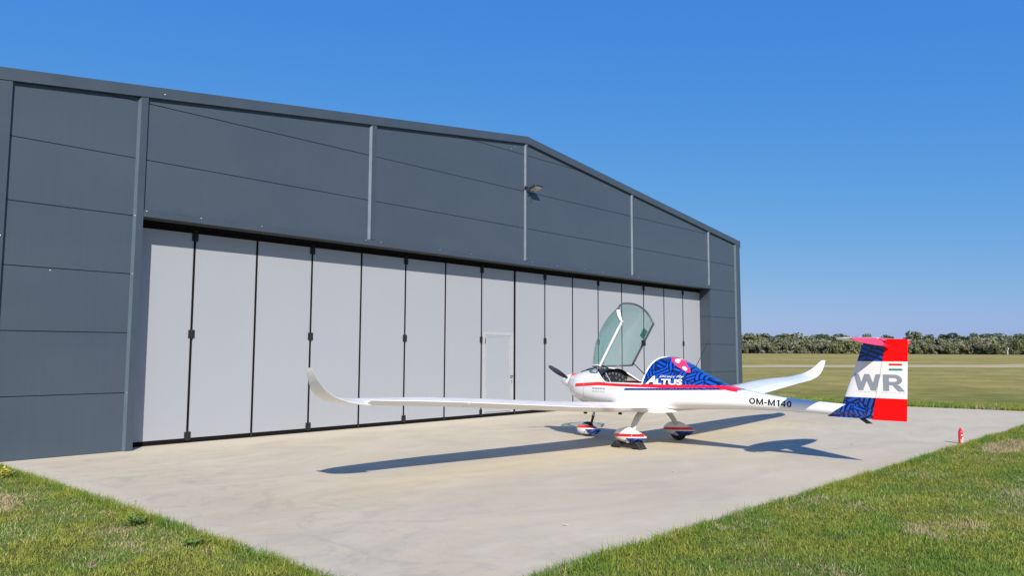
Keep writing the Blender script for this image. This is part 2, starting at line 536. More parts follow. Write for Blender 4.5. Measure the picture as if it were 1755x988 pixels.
# ------------------------------------------------------------------ hangar
XR, ZR, SL = 9.778, 7.473, .1245
XL0, XR0 = -2.349, 21.905
def roof(x): return ZR - SL * abs(x - XR)
HG = empty('hangar', (XR, .2, 0), 'large anthracite metal hangar with pale grey folding door and low gable roof', 'hangar')
DW = .40          # door plane
FP = .055         # how far the flashings stand proud
LZ0, LZ1 = 3.965, 4.094

def clip_roof(poly, drop):
    """keep the part of an XZ polygon under the roof line minus drop"""
    for side in (-1, 1):
        out = []
        def d(p): return (ZR - drop + side * -SL * (p[0] - XR)) - p[1]
        for a, b in zip(poly, poly[1:] + poly[:1]):
            da, db = d(a), d(b)
            if da >= 0: out.append(a)
            if (da >= 0) != (db >= 0):
                t = da / (da - db); out.append((a[0] + (b[0] - a[0]) * t, a[1] + (b[1] - a[1]) * t))
        poly = out
        if len(poly) < 3: return []
    return poly
joints = [0.0] + [j - .032 for j in range(1, 9)]
bays = [(-2.03, -.02, 0), (-.03, 4.77, LZ1 - .01), (4.77, 9.78, LZ1 - .01), (9.78, 14.73, LZ1 - .01), (14.73, 19.55, LZ1 - .01), (19.64, 21.72, 0)]
GAP = .007
for (x0, x1, zmin) in bays:
    for z0, z1 in zip(joints, joints[1:]):
        a, b = max(z0, zmin), z1
        if b - a < .05: continue
        if abs(a - LZ1) > .05 or zmin == 0: a += GAP
        poly = clip_roof([(x0 + .004, a), (x1 - .004, a), (x1 - .004, b - GAP), (x0 + .004, b - GAP)], .03)
        if len(poly) < 3 or max(p[1] for p in poly) - min(p[1] for p in poly) < .03: continue
        MB().prism(poly, rng.normal(0, .0012), .05).build('wall_panel', 'wall_panel', HG)
# core behind the panels: piers and header
core = [('pier', [(XL0 + .02, 0), (-.004, 0), (-.004, 9), (XL0 + .02, 9)]),
        ('header', [(.0, LZ0 + .012), (19.63, LZ0 + .012), (19.63, 9), (.0, 9)]),
        ('pier', [(19.632, 0), (XR0 - .02, 0), (XR0 - .02, 9), (19.632, 9)])]
for nm, poly in core:
    MB().prism(clip_roof(poly, .05), .022 if nm == 'pier' else .023, DW + .2).build(nm, 'trim', HG)
# jamb linings with their own panel joints (right one is in view)
for z0, z1 in zip(joints[:4], joints[1:5]):
    MB().box(19.612, 19.6315, .0, DW + .05, z0 + GAP, min(z1 - GAP, LZ0 - .003)).build('jamb_panel', 'wall_panel', HG)
MB().box(-.0035, .012, -.0, DW + .05, 0.002, LZ0 - .003).build('jamb_panel', 'trim', HG)
# vertical cover strips, each with a chamfered left return painted pale as if sunlit
def cover(xb, xf, xe, z0, strip='lit_edge'):
    z1 = lambda x: roof(x) - .197
    a = MB()
    a.prism([(xf, z0), (xe, z0), (xe, z1(xe)), (xf, z1(xf))], -FP, -.0025)
    o = a.build('cover_strip', 'trim', HG)
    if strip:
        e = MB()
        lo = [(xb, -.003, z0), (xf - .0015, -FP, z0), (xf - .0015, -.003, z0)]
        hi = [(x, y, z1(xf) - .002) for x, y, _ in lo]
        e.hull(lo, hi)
        e.build('lit_return', strip, o)
    return o
cover(-.116, -.075, .035, 0.002, 'lit_edge_dim')
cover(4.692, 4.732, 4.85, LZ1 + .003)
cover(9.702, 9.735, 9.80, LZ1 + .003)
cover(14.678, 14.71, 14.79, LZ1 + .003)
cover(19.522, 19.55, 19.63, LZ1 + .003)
# left corner flashing and right corner flashing
MB().prism([(XL0, .002), (-1.96, .002), (-1.96, roof(-1.96) - .198), (XL0, roof(XL0) - .198)], -FP, -.0025).build('corner_flashing', 'trim', HG)
o = MB().prism([(21.60, .002), (XR0, .002), (XR0, roof(XR0) - .198), (21.60, roof(21.60) - .198)], -FP, -.0025).build('corner_flashing', 'trim', HG)
MB().hull([(21.53, -.003, .004), (21.5985, -FP, .004), (21.5985, -.003, .004)], [(21.53, -.003, roof(21.6) - .2), (21.5985, -FP, roof(21.6) - .2), (21.5985, -.003, roof(21.6) - .2)]).build('lit_return', 'lit_edge_dim', o)  # left return of the corner, its sunlit tone painted in
# gable fascia, one piece per slope
MB().prism([(XL0 - .05, roof(XL0 - .05) - .195), (XR, ZR - .195), (XR, ZR), (XL0 - .05, roof(XL0 - .05))], -FP - .012, .06).build('fascia', 'trim', HG)
MB().prism([(XR + .001, ZR - .195), (XR0 + .05, roof(XR0 + .05) - .195), (XR0 + .05, roof(XR0 + .05)), (XR + .001, ZR)], -FP - .012, .06).build('fascia', 'trim', HG)
MB().box(XR0 + .003, XR0 + .045, -FP - .008, .3, roof(XR0) - .26, roof(XR0) - .199).build('gutter_end', 'trim', HG)
# lintel flashing: drip edge, face and soffit
l = MB()
prof = [(-.004, LZ1 + .012), (-FP - .02, LZ1 - .012), (-FP - .02, LZ0), (-FP + .005, LZ0 - .002), (-.004, LZ0 + .01)]
l.hull([(.036, y, z) for y, z in prof], [(19.628, y, z) for y, z in prof])
l.build('lintel_flashing', 'trim', HG)
MB().box(.013, 19.611, -.002, DW - .13, LZ0 + .001, LZ0 + .011).build('soffit', 'soffit', HG)
MB().box(.013, 19.611, DW - .125, DW - .02, LZ0 - .035, LZ0 + .008).build('door_track', 'black_rubber', HG)
MB().box(.013, 19.611, DW - .01, DW + .1, LZ0 - .12, LZ0 + .011).build('door_track', 'black_rubber', HG)
# roof slabs, side and back walls
DEPTH = 26
for s in (-1, 1):
    xe = XL0 - .05 if s < 0 else XR0 + .05
    a = [(XR + s * .002, .062, ZR - .012), (xe, .062, roof(xe) - .012), (xe, .062, roof(xe) - .14), (XR + s * .002, .062, ZR - .14)]
    MB().hull(a, [(x, DEPTH, z) for x, _, z in a]).build('roof', 'roof_sheet', HG)
for x0, x1 in ((XL0 + .004, XL0 + .1), (XR0 - .1, XR0 - .004)):
    MB().box(x0, x1, DW + .2, DEPTH, 0, roof(x0) - .16).build('side_wall', 'wall_panel', HG)
MB().prism(clip_roof([(XL0, 0), (XR0, 0), (XR0, 9), (XL0, 9)], .15), DEPTH - .1, DEPTH - .02).build('back_wall', 'wall_panel', HG)
# door: black backing, 16 leaves, brush seal, hinges
MB().box(.013, 19.611, DW + .056, DW + .12, .002, LZ0 - .122).build('door_backing', 'black_rubber', HG)
seam = [.02] + [1.129 + 1.2352 * i for i in range(15)] + [19.607]
leaves = []
HS = .028
for i in range(16):
    a = seam[i] + (HS if i else .004); b = seam[i + 1] - (HS if i < 15 else .010)
    if i == 8: a += .016
    if i == 7: b -= .016
    tz = rng.normal(0, .0016)
    w = MB(); z0, z1 = .088, LZ0 - .122
    y0 = DW + rng.normal(0, .001)
    poly = [(a, y0 - tz), (b, y0 + tz), (b, y0 + .05), (a, y0 + .05)]
    w.hull([(x, y, z0) for x, y in poly], [(x, y, z1) for x, y in poly])
    o = w.build('door_leaf', 'door_panel', HG)
    MB().box(a + .006, b - .006, DW + .012, DW + .04, .002, .0875).build('brush_seal', 'black_rubber', o)
    for xa, xb in ((a - .006, a - .0005), (b + .0005, b + .006)):
        if .02 < xa and xb < 19.6: MB().box(xa, xb, DW + .002, DW + .05, .09, z1 - .002).build('edge_profile', 'frame_white', o)
    if i < 15:
        gw = HS + (.014 if i == 7 else -.002)
        MB().box(seam[i + 1] - gw + .008, seam[i + 1] + gw - .008, DW - .0035, DW + .054, .004, z1 - .003).build('gasket', 'black_rubber', o)
    leaves.append(o)
for i in range(1, 16, 2):
    x = seam[i]
    for z in (.125, 1.977, 3.775):
        h = MB()
        for s in (-1, 1): h.box(x + s * .028 - .030, x + s * .028 + .030, DW - .014, DW - .003, z - .075, z + .075)
        h.lathe([(.016, z - .085), (.016, z + .085)], (x, DW - .02, 0), 'z', 10)
        if z > 3: h.box(x - .045, x + .045, DW - .03, DW - .002, z + .10, z + .125)
        ho = h.build('hinge', 'hinge_black', leaves[i])
        
for i in (2, 4, 6, 8, 10, 12, 14):
    MB().lathe([(.02, .012), (.02, .10)], (seam[i], DW - .004, 0), 'z', 10).build('guide_bolt', 'hinge_black', leaves[i])
# wicket door in the eighth leaf
WD = leaves[7]
wd = MB()
for (x0, x1, z0, z1) in ((8.572, 8.655, .09, 2.18), (9.60, 9.715, .09, 2.18), (8.655, 9.60, 2.098, 2.18)):
    wd.box(x0, x1, DW - .022, DW - .003, z0, z1)
wf = wd.build('wicket_door', 'frame_white', HG)
MB().box(8.663, 9.592, DW - .012, DW - .003, .13, 2.09).build('door_panel', 'door_panel', wf)
inner = MB()
for (x0, x1, z0, z1) in ((8.663, 8.70, .13, 2.09), (9.555, 9.592, .13, 2.09), (8.70, 9.555, 2.055, 2.09), (8.70, 9.555, .13, .165)):
    inner.box(x0, x1, DW - .020, DW - .0125, z0, z1)
inner.build('door_rail', 'frame_white', wf)
hd = MB(); hd.tube([(9.64, DW - .0225, 1.03), (9.64, DW - .075, 1.03), (9.54, DW - .078, 1.03)], .011, 8)
hd.build('door_handle', 'hinge_black', wf)
for z_, r_ in ((.90, .013), (.85, .009)):
    MB().lathe([(r_, DW - .034), (r_, DW - .0225)], (9.64, 0, z_), 'y', 10).build('lock_cylinder', 'hinge_black', wf)
for z in (.3, 1.95):
    MB().lathe([(.012, z - .07), (.012, z + .07)], (8.659, DW - .024, 0), 'z', 8).build('door_hinge', 'hinge_black', wf)
# bright screw heads
for (x, y, z) in [(1.02, -.078, 4.06), (2.2, -.078, 4.062), (4.6, -.078, 4.065), (5.0, -.078, 4.065), (6.7, -.078, 4.06), (7.7, -.078, 4.062), (9.75, -.06, 4.14), (9.95, -.078, 4.07), (11.0, -.078, 4.06), (12.2, -.078, 4.06),
                  (13.1, -.078, 4.06), (14.6, -.078, 4.06), (15.0, -.078, 4.06), (16.3, -.078, 4.06), (17.6, -.078, 4.06), (18.4, -.078, 4.06), (19.3, -.078, 4.06), (.08, -.078, 4.06), (-.09, -.03, 3.97), (-.09, -.03, 2.97), (-.09, -.03, .97),
                  (-1.3, -.001, 2.93), (20.9, -.001, 3.45), (19.75, -.001, 2.97), (19.72, -.001, 1.97), (19.75, -.001, .97), (-2.0, -.057, 3.4), (.3, -.069, 6.18), (9.35, -.002, 7.12), (9.2, -.002, 7.04)]:
    s = MB(); s.lathe([(.009, -.001), (.008, -.005), (.003, -.007)], (0, 0, 0), 'y', 8)
    s.v = [(a + x, b + y, c + z) for a, b, c in s.v]
    s.build('screw', 'screw_steel', HG)

# floodlight bolted to the middle cover strip
FL = empty('floodlight', (9.80, -.06, 6.05), 'small black floodlight with pale lens on the ridge cover strip of the gable', 'floodlight')
b = MB()
cs = [(9.80, -.10, 6.02), (10.11, -.10, 6.02), (10.11, -.33, 6.085), (9.80, -.33, 6.085)]
b.hull(cs, [(x, y + .015, z + .05) for x, y, z in cs])
FB = b.build('housing', 'lamp_black', FL, bevel=.006)
cs2 = [(9.825, -.118, 6.020), (10.085, -.118, 6.020), (10.085, -.312, 6.0755), (9.825, -.312, 6.0755)]
MB().hull([(x, y, z - .006) for x, y, z in cs2], [(x, y, z + .003) for x, y, z in cs2]).build('lens', 'lamp_glass', FL)
br = MB(); br.box(9.66, 9.82, -.075, -.058, 6.05, 6.10); br.hull([(9.66, -.062, 6.08), (9.69, -.062, 6.08), (9.79, -.062, 5.96), (9.75, -.062, 5.96)], [(9.66, -.075, 6.08), (9.69, -.075, 6.08), (9.79, -.075, 5.96), (9.75, -.075, 5.96)])
br.box(9.75, 9.81, -.13, -.062, 5.96, 6.0); br.tube([(9.78, -.12, 5.98), (9.80, -.2, 6.05), (9.95, -.2, 6.04)], .012, 6)
br.build('bracket', 'lamp_black', FL)
br = MB(); br.tube([(9.95, -.11, 6.03), (9.97, -.07, 5.96), (9.97, -.02, 5.93), (9.97, -.012, 5.7)], .007, 6)
br.build('cable', 'lamp_black', FL)

# ------------------------------------------------------------------ the motor glider (all parts in its own frame: +Y nose, -X left wing)
AC = empty('motor_glider', (7.15, -5.66, 0), 'white, red and blue motor glider with raised canopy parked before the hangar', 'aircraft', rz=math.radians(-.9))
ORI[AC] = Vector()
def ab(mb, name, mat, parent=AC, smooth=40, **kw):
    return mb.build(name, mat, parent, smooth=smooth, local=True, **kw)

T = [(1.92, .94, 1.215, .15, 1.08), (1.895, .875, 1.218, .205, 1.06), (1.83, .79, 1.222, .28, 1.02), (1.70, .725, 1.255, .36, .99), (1.55, .685, 1.30, .45, .97),
     (1.27, .645, 1.36, .515, .95), (.9, .60, 1.43, .56, .93), (.4, .565, 1.50, .575, .92), (0, .56, 1.545, .565, .92), (-.2, .58, 1.58, .54, .92),
     (-.43, .615, 1.595, .50, .915), (-.67, .645, 1.515, .455, .91), (-.96, .675, 1.355, .39, .90), (-1.25, .695, 1.218, .33, .89), (-1.5, .71, 1.12, .28, .885),
     (-2.05, .73, 1.015, .205, .875), (-2.55, .737, .951, .15, .85), (-3.24, .725, .91, .10, .825), (-3.85, .70, .885, .04, .80)]
fzb, fzt, fhw, fzc = [pchip([t[0] for t in T], [t[i] for t in T]) for i in (1, 2, 3, 4)]
NE = 2.35
def fus(y, z):
    """half width of the fuselage at station y, height z"""
    zc = fzc(y); h = (fzt(y) - zc) if z > zc else (zc - fzb(y))
    q = min(abs(z - zc) / h, 1.)
    return fhw(y) * max(1 - q ** NE, 0) ** (1 / NE)
def point(y, phi):
    """phi 0 bottom .. pi top, left side (x<0)"""
    zc = fzc(y); c, s = -math.cos(phi), math.sin(phi)
    h = (fzt(y) - zc) if c > 0 else (zc - fzb(y))
    return (-fhw(y) * abs(s) ** (2 / NE), y, zc + math.copysign(abs(c) ** (2 / NE), c) * h)
def phis(y):
    zc = fzc(y); ht = fzt(y) - zc
    q = min(max((SILL - zc) / ht, .0), .72)
    c = q ** (NE / 2)
    return math.acos(-c) if c > 0 else math.pi / 2
SILL = 1.108
NLO, NUP = 14, 12
def ring(ys_of_s, lower, ylow):
    pts = []
    if lower:
        ps = phis(ylow)
        pts = [point(ylow, ps * j / NLO) for j in range(NLO + 1)]
    else:
        for j in range(NUP + 1):
            s = j / NUP; y = ys_of_s(s); ps = phis(y)
            pts.append(point(y, ps + (math.pi - ps) * s))
    return pts
def both(mb, rows):
    mb.grid(rows); mb.grid([[(-x, y, z) for x, y, z in r] for r in rows])
cutf = lambda s: .70 + .60 * s ** .75
cutr = lambda s: -.10 - .16 * s
deck_t = [0, .08, .18, .3, .42, .54, .66, .76, .84, .90, .95, .98, 1.]
rows_deck = [[lambda s, t=t: cutf(s) + (1.92 - cutf(s)) * t, .70 + (1.92 - .70) * t] for t in deck_t]
cock = np.linspace(-.10, .70, 12)[1:-1]
hump_t = np.linspace(0, 1, 22)
END = -1.75
rows_hump = [[lambda s, t=t: cutr(s) + (END - cutr(s)) * t, -.10 + (END + .10) * t] for t in hump_t]
tail_y = np.linspace(END, -3.85, 18)
body = MB()
lows = sorted([r[1] for r in rows_deck] + list(cock) + [r[1] for r in rows_hump] + list(tail_y[1:]), reverse=True)
both(body, [ring(None, True, y) for y in lows])
both(body, [ring(f, False, y) for f, y in rows_deck])
both(body, [ring(lambda s, y=y: y, False, y) for y in tail_y])
nose = ring(None, True, 1.92) + ring(lambda s: 1.92, False, 1.92)[1:]
nose = nose + [(-x, y, z) for x, y, z in nose[::-1][1:-1]]
body.add(nose, [tuple(range(len(nose)))])
FU = ab(body, 'fuselage', 'fuselage_paint', weld=True, smooth=50)
hump = MB(); both(hump, [ring(f, False, y) for f, y in rows_hump])
TD = ab(hump, 'turtle_deck', 'deck_paint', weld=True, smooth=60)
arch = [point(cutr(j / 16), phis(cutr(j / 16)) + (math.pi - phis(cutr(j / 16))) * j / 16) for j in range(17)]
arch = arch + [(-x, y, z) for x, y, z in arch[::-1][1:]]
ab(MB().tube(arch, .013, 8), 'canopy_seal', 'white_print', TD)
sillpts = [point(y, phis(y)) for y in np.linspace(.70, -.10, 14)]
front = [point(cutf(j / 16), phis(cutf(j / 16)) + (math.pi - phis(cutf(j / 16))) * j / 16) for j in range(17)]
rim = sillpts[::-1] + front[1:]
ab(MB().tube(rim, .012, 8).tube([(-x, y, z) for x, y, z in rim], .012, 8), 'cockpit_rim', 'white_print', FU)
# bulkhead behind the seats closes the hump
bk = MB(); c0 = (0, -.14, 1.2); ring_b = arch
bk.add([(0, -.16, 1.25)] + [(x * .985, y - .012, z - .006) for x, y, z in arch], [(0, i, i + 1) for i in range(1, len(arch))])
bk.add([(-.54, -.13, 1.10), (.54, -.13, 1.10), (.5, -.13, .62), (-.5, -.13, .62), (0, -.17, 1.26)], [(0, 1, 2, 3), (0, 4, 1)])
ab(bk, 'bulkhead', 'cockpit_dark', FU)
tub = MB()
trow = []
for y in np.linspace(1.15, -.12, 12):
    ps = phis(y); trow.append([(p[0] * .94, y, max(p[2], .0) * 1. + .02) for p in [point(y, ps * j / NLO) for j in range(NLO + 1)]])
for r in trow: r[-1] = (r[-1][0] * .99, r[-1][1], 1.10)
both(tub, trow)
ab(tub, 'cockpit_tub', 'cockpit_dark', FU, weld=True)
# instrument panel with hood, dials and a screen
ip = MB()
def pz(x): return 1.345 - .16 * (abs(x) / .5) ** 2.6
xs = np.linspace(-.47, .47, 19)
ip.hull([(x, .93, .92) for x in xs] + [(x, .97, pz(x)) for x in xs[::-1]], [(x, .96, .92) for x in xs] + [(x, 1.0, pz(x)) for x in xs[::-1]])
IP = ab(ip, 'instrument_panel', 'cockpit_dark')
hood = MB(); hood.grid([[(x, y, pz(x) + .012) for x in xs * 1.01] for y in (.90, .97, 1.04)])
hood.grid([[(x, y, pz(x) + .0) for x in xs * 1.01] for y in (.90, .97, 1.04)])
ab(hood, 'glare_shield', 'cockpit_dark', IP)
for i, (x, z, r) in enumerate([(-.40, 1.13, .036), (-.40, 1.03, .036), (-.31, 1.18, .036), (-.31, 1.08, .036), (-.21, 1.22, .036), (-.21, 1.12, .036), (-.11, 1.25, .028), (-.11, 1.17, .028), (.10, 1.25, .028), (.10, 1.17, .028), (.20, 1.22, .036), (.20, 1.12, .036), (.31, 1.18, .03), (.31, 1.09, .03), (.39, 1.12, .03), (.0, 1.26, .03)]):
    yy = .93 + (z - .92) / .42 * .04 - .004
    d = MB(); d.lathe([(r, yy), (r, yy - .008), (r * .86, yy - .009)], (x, 0, z), 'y', 14)
    do = ab(d, 'dial', 'dial_glass', IP)
    n = MB(); n.lathe([(r * 1.06, yy - .003), (r * 1.06, yy - .011), (r * .93, yy - .011)], (x, 0, z), 'y', 14)
    a = random.uniform(0, 6.28)
    MBn = MB().tube([(x, yy - .0105, z), (x + math.cos(a) * r * .7, yy - .0105, z + math.sin(a) * r * .7)], .003, 4)
    for q in range(0, 360, 45):
        ca, sa = math.cos(math.radians(q)), math.sin(math.radians(q))
        MBn.tube([(x + ca * r * .66, yy - .0102, z + sa * r * .66), (x + ca * r * .84, yy - .0102, z + sa * r * .84)], .0025, 4)
    ab(MBn, 'dial_pointer', 'dial_mark', IP)
ab(MB().box(-.07, .07, .928, .936, .97, 1.11), 'display_screen', 'dial_glass', IP)
ab(MB().tube([(-.22, .35, .75), (-.22, .42, .98), (-.20, .45, 1.10)], .014, 8), 'control_stick', 'leg_white')
for s in (-1, 1):
    st = MB()
    prof = [(.55, .78), (.50, .84), (.18, .76), (.02, 1.08), (-.06, 1.14), (-.10, 1.10), (.08, .66), (.5, .72)]
    st.hull([(s * .26 - .2, y, z) for y, z in prof], [(s * .26 + .2, y, z) for y, z in prof])
    ab(st, 'seat', 'seat_fabric', bevel=.015)
# air scoop on the cowl, cowling seams and rivets
it = MB(); it.hull([(-.22, 1.46, .70), (.22, 1.46, .70), (.18, 1.62, .725), (-.18, 1.62, .725)], [(-.20, 1.46, .662), (.20, 1.46, .662), (.16, 1.60, .70), (-.16, 1.60, .70)])
ab(it, 'cowl_outlet', 'black_print', FU)
sc = MB(); sc.hull([(-.10, 1.42, 1.31), (.10, 1.42, 1.31), (.10, 1.42, 1.365), (-.10, 1.42, 1.365)], [(-.07, 1.70, 1.25), (.07, 1.70, 1.25), (.07, 1.70, 1.285), (-.07, 1.70, 1.285)])
ab(sc, 'cowl_vent', 'carbon', FU, bevel=.01)
def side_tube(pts, r, name, mat, par):
    ab(MB().tube([(-fus(y, z) - .001, y, z) for y, z in pts], r, 6), name, mat, par)
side_tube([(1.27, z) for z in np.linspace(.72, 1.2, 16)], .0022, 'cowl_seam', 'grey_print', FU)
for y, z in [(1.62, 1.0), (1.62, .92), (1.55, .82), (1.40, .76), (1.30, .80), (1.70, .95), (1.30, 1.17), (1.66, .84)]:
    ab(MB().lathe([(.008, 0), (.006, .003)], (0, 0, 0), 'x', 8).add([], []), 'rivet', 'grey_print', FU).location = (-fus(y, z) - .002, y, z)
def patch(y0, y1, z0, z1, name, mat, par, lift=.0035, ny=6, nz=4, fn=None):
    fn = fn or fus
    m = MB(); m.grid([[(-fn(y, z) - lift, y, z) for z in np.linspace(z0, z1, nz)] for y in np.linspace(y0, y1, ny)])
    return ab(m, name, mat, par)
for i in range(5):
    patch(1.02 - .065 * i, .97 - .065 * i, .985, 1.008, 'badge', 'grey_print', FU, ny=2, nz=2)
    patch(1.015 - .065 * i, .975 - .065 * i, .93, .955, 'badge', 'faint_print', FU, ny=2, nz=2)

# lettering
def letters(text, size, bold=0., shear=0., spacing=1.):
    cu = bpy.data.curves.new('t', 'FONT'); cu.body = text; cu.size = size; cu.offset = bold; cu.shear = shear; cu.space_character = spacing
    cu.resolution_u = 4
    ob = bpy.data.objects.new('t', cu); COL.objects.link(ob)
    dg = bpy.context.evaluated_depsgraph_get(); me = bpy.data.meshes.new_from_object(ob.evaluated_get(dg))
    bpy.data.objects.remove(ob); bpy.data.curves.remove(cu)
    bm = bmesh.new(); bm.from_mesh(me); bpy.data.meshes.remove(me)
    bmesh.ops.triangulate(bm, faces=bm.faces)
    return bm
def paint_text(text, y0, z0, width, height, mat, par, fn, bold=0., shear=0., step=.02, lift=.004, slope=0., name='lettering', spacing=1.):
    bm = letters(text, 1., bold, shear, spacing)
    xs = [v.co.x for v in bm.verts]; ys = [v.co.y for v in bm.verts]
    x0, x1, q0, q1 = min(xs), max(xs), min(ys), max(ys)
    for v in bm.verts:
        u = (v.co.x - x0) / (x1 - x0) * width; w = (v.co.y - q0) / (q1 - q0) * height
        v.co = Vector((0, y0 - u, z0 + w + slope * u))
    for axis in (1, 2):
        lo = min(v.co[axis] for v in bm.verts); hi = max(v.co[axis] for v in bm.verts)
        c = lo + step
        while c < hi:
            no = [0, 0, 0]; no[axis] = 1; co = [0, 0, 0]; co[axis] = c
            bmesh.ops.bisect_plane(bm, geom=bm.verts[:] + bm.edges[:] + bm.faces[:], plane_co=co, plane_no=no)
            c += step
    for v in bm.verts: v.co.x = -fn(v.co.y, v.co.z) - lift
    me = bpy.data.meshes.new(name); bm.to_mesh(me); bm.free()
    me.materials.append(M[mat])
    return link(name, me, par)
def ringp(cx, cy, rx, ry, t, a0=0, a1=360, n=20):
    ps = []
    for i in range(n):
        q = [math.radians(a0 + (a1 - a0) * j / n) for j in (i, i + 1)]
        ps.append([(cx + rx * math.cos(q[0]), cy + ry * math.sin(q[0])), (cx + rx * math.cos(q[1]), cy + ry * math.sin(q[1])),
                   (cx + (rx - t) * math.cos(q[1]), cy + (ry - t) * math.sin(q[1])), (cx + (rx - t) * math.cos(q[0]), cy + (ry - t) * math.sin(q[0]))])
    return ps
def bar(x0, y0, x1, y1): return [(x0, y0), (x1, y0), (x1, y1), (x0, y1)]
def slant(xa, ya, xb, yb, t): return [(xa, ya), (xa + t, ya), (xb + t, yb), (xb, yb)]
B = .20
GLYPH = {'O': (.86, [ringp(.43, .5, .43, .52, B)]), '0': (.64, [ringp(.32, .5, .32, .52, B)]), '-': (.40, [[bar(.02, .30, .38, .48)]]),
         '1': (.52, [[bar(.26, 0, .47, 1.)], [slant(.26, 1., .03, .76, .02) + [], [(.03, .66), (.26, .80), (.26, .999), (.03, .83)]][1:]]),
         '4': (.66, [[bar(.37, 0, .56, 1.)], [bar(.0, .20, .37, .37), bar(.56, .20, .66, .37)], [[(.0, .37), (.17, .37), (.37, .80), (.37, 1.)]]]),
         'M': (.94, [[bar(0, 0, .20, 1.)], [bar(.74, 0, .94, 1.)], [[(.20, 1.), (.20, .62), (.41, 0), (.47, 0), (.47, .28)]], [[(.74, 1.), (.74, .62), (.53, 0), (.47, 0), (.47, .28)]]]),
         'W': (1.30, [[slant(.0, 1., .22, 0, .25)], [slant(.53, 1., .22, 0, .23)], [slant(.53, 1., .83, 0, .24)], [slant(1.07, 1., .83, 0, .24)]]),
         'R': (.86, [[bar(0, 0, .25, 1.)], [bar(.25, .80, .46, 1.), bar(.25, .36, .46, .56)], ringp(.46, .68, .34, .32, .20, -90, 90, 12), [slant(.40, .36, .62, 0, .27)]])}
def stroke_text(text, y0, z0, width, height, mat, par, fn, slope=0., step=.02, lift=.003, gap=.10, name='lettering'):
    tot = sum(GLYPH[c][0] for c in text) + gap * (len(text) - 1)
    sx = width / tot; x = 0; bm = bmesh.new(); lay = bm.verts.layers.int.new('lay')
    for c in text:
        w, groups = GLYPH[c]
        for gi, polys in enumerate(groups):
            for p in polys:
                if len(p) < 3: continue
                vs = [bm.verts.new((gi, y0 - (x + a) * sx, z0 + b * height + slope * (x + a) * sx)) for a, b in p]
                bm.faces.new(vs)
        x += w + gap
    for axis in (1, 2):
        lo = min(v.co[axis] for v in bm.verts); hi = max(v.co[axis] for v in bm.verts); q = lo + step
        while q < hi:
            no = [0, 0, 0]; no[axis] = 1; co = [0, 0, 0]; co[axis] = q
            bmesh.ops.bisect_plane(bm, geom=bm.verts[:] + bm.edges[:] + bm.faces[:], plane_co=co, plane_no=no); q += step
    for v in bm.verts: v.co.x = -fn(v.co.y, v.co.z) - lift - .0005 * round(v.co.x)
    me = bpy.data.meshes.new(name); bm.to_mesh(me); bm.free(); me.materials.append(M[mat])
    return link(name, me, par)
paint_text('A', -.17, 1.110, .20, .145, 'white_print', TD, fus, bold=.035, shear=.25)
paint_text('LTUS', -.37, 1.110, .46, .098, 'white_print', TD, fus, bold=.035)
paint_text('Direct Fly', -.42, 1.222, .42, .05, 'white_print', TD, fus, bold=.0, shear=.35)
stroke_text('OM-M140', -1.98, .842, .68, .098, 'black_print', FU, fus, slope=-.045, gap=.12)
for i in range(8):   # illegible row of tiny marks
    patch(.62 - .026 * i, .603 - .026 * i, .997, 1.012, 'small_mark', 'faint_print', FU, ny=2, nz=2)

# propeller
pa = math.radians(156)
def blade(sgn):
    rows = []
    d = Vector((math.cos(pa) * sgn, 0, math.sin(pa) * sgn))
    tn = Vector((-d.z, 0, d.x))
    for i in range(15):
        t = i / 14; r = .09 + .68 * t
        ch = (.035 + .075 * math.sin(min(t * 1.25, 1) * math.pi / 2 * 1.2)) * (1 - .45 * t ** 3)
        if i == 14: ch *= .45
        tw = math.radians(52 - 38 * t)
        cdir = tn * math.cos(tw) + Vector((0, 1, 0)) * math.sin(tw); ndir = d.cross(cdir)
        c = Vector((0, 1.99, 1.085)) + d * r
        rows.append([c + cdir * (ch * .5 * math.cos(q)) + ndir * (ch * .07 * (1.3 - .8 * t) * math.sin(q)) for q in np.linspace(0, 2 * math.pi, 13)[:-1]])
    m = MB(); m.grid(rows, close=True); m.f.append(tuple(range(11, -1, -1))); m.f.append(tuple(range(14 * 12, 15 * 12)))
    return m
sp = MB(); sp.lathe([(.140, 1.926), (.143, 1.95), (.141, 2.0), (.130, 2.07), (.106, 2.14), (.066, 2.20), (.022, 2.232)], (0, 0, 1.085), 'y', 28)
SPN = ab(sp, 'spinner', 'white_paint')
ab(MB().lathe([(.150, 1.910), (.154, 1.924), (.143, 1.9255)], (0, 0, 1.085), 'y', 28), 'spinner_ring', 'red_paint', SPN)
for s in (1, -1): ab(blade(s), 'propeller_blade', 'carbon')

# ---- wings
def naca(t, n=14, cam=.02):
    """upper and lower surface x in 0..1 (LE..TE)"""
    xs = (1 - np.cos(np.linspace(0, math.pi, n))) / 2
    th = 5 * t * (.2969 * np.sqrt(xs) - .126 * xs - .3516 * xs ** 2 + .2843 * xs ** 3 - .1015 * xs ** 4) + .0025 * xs
    cl = 4 * cam * xs * (1 - xs)
    return xs, cl + th, cl - th
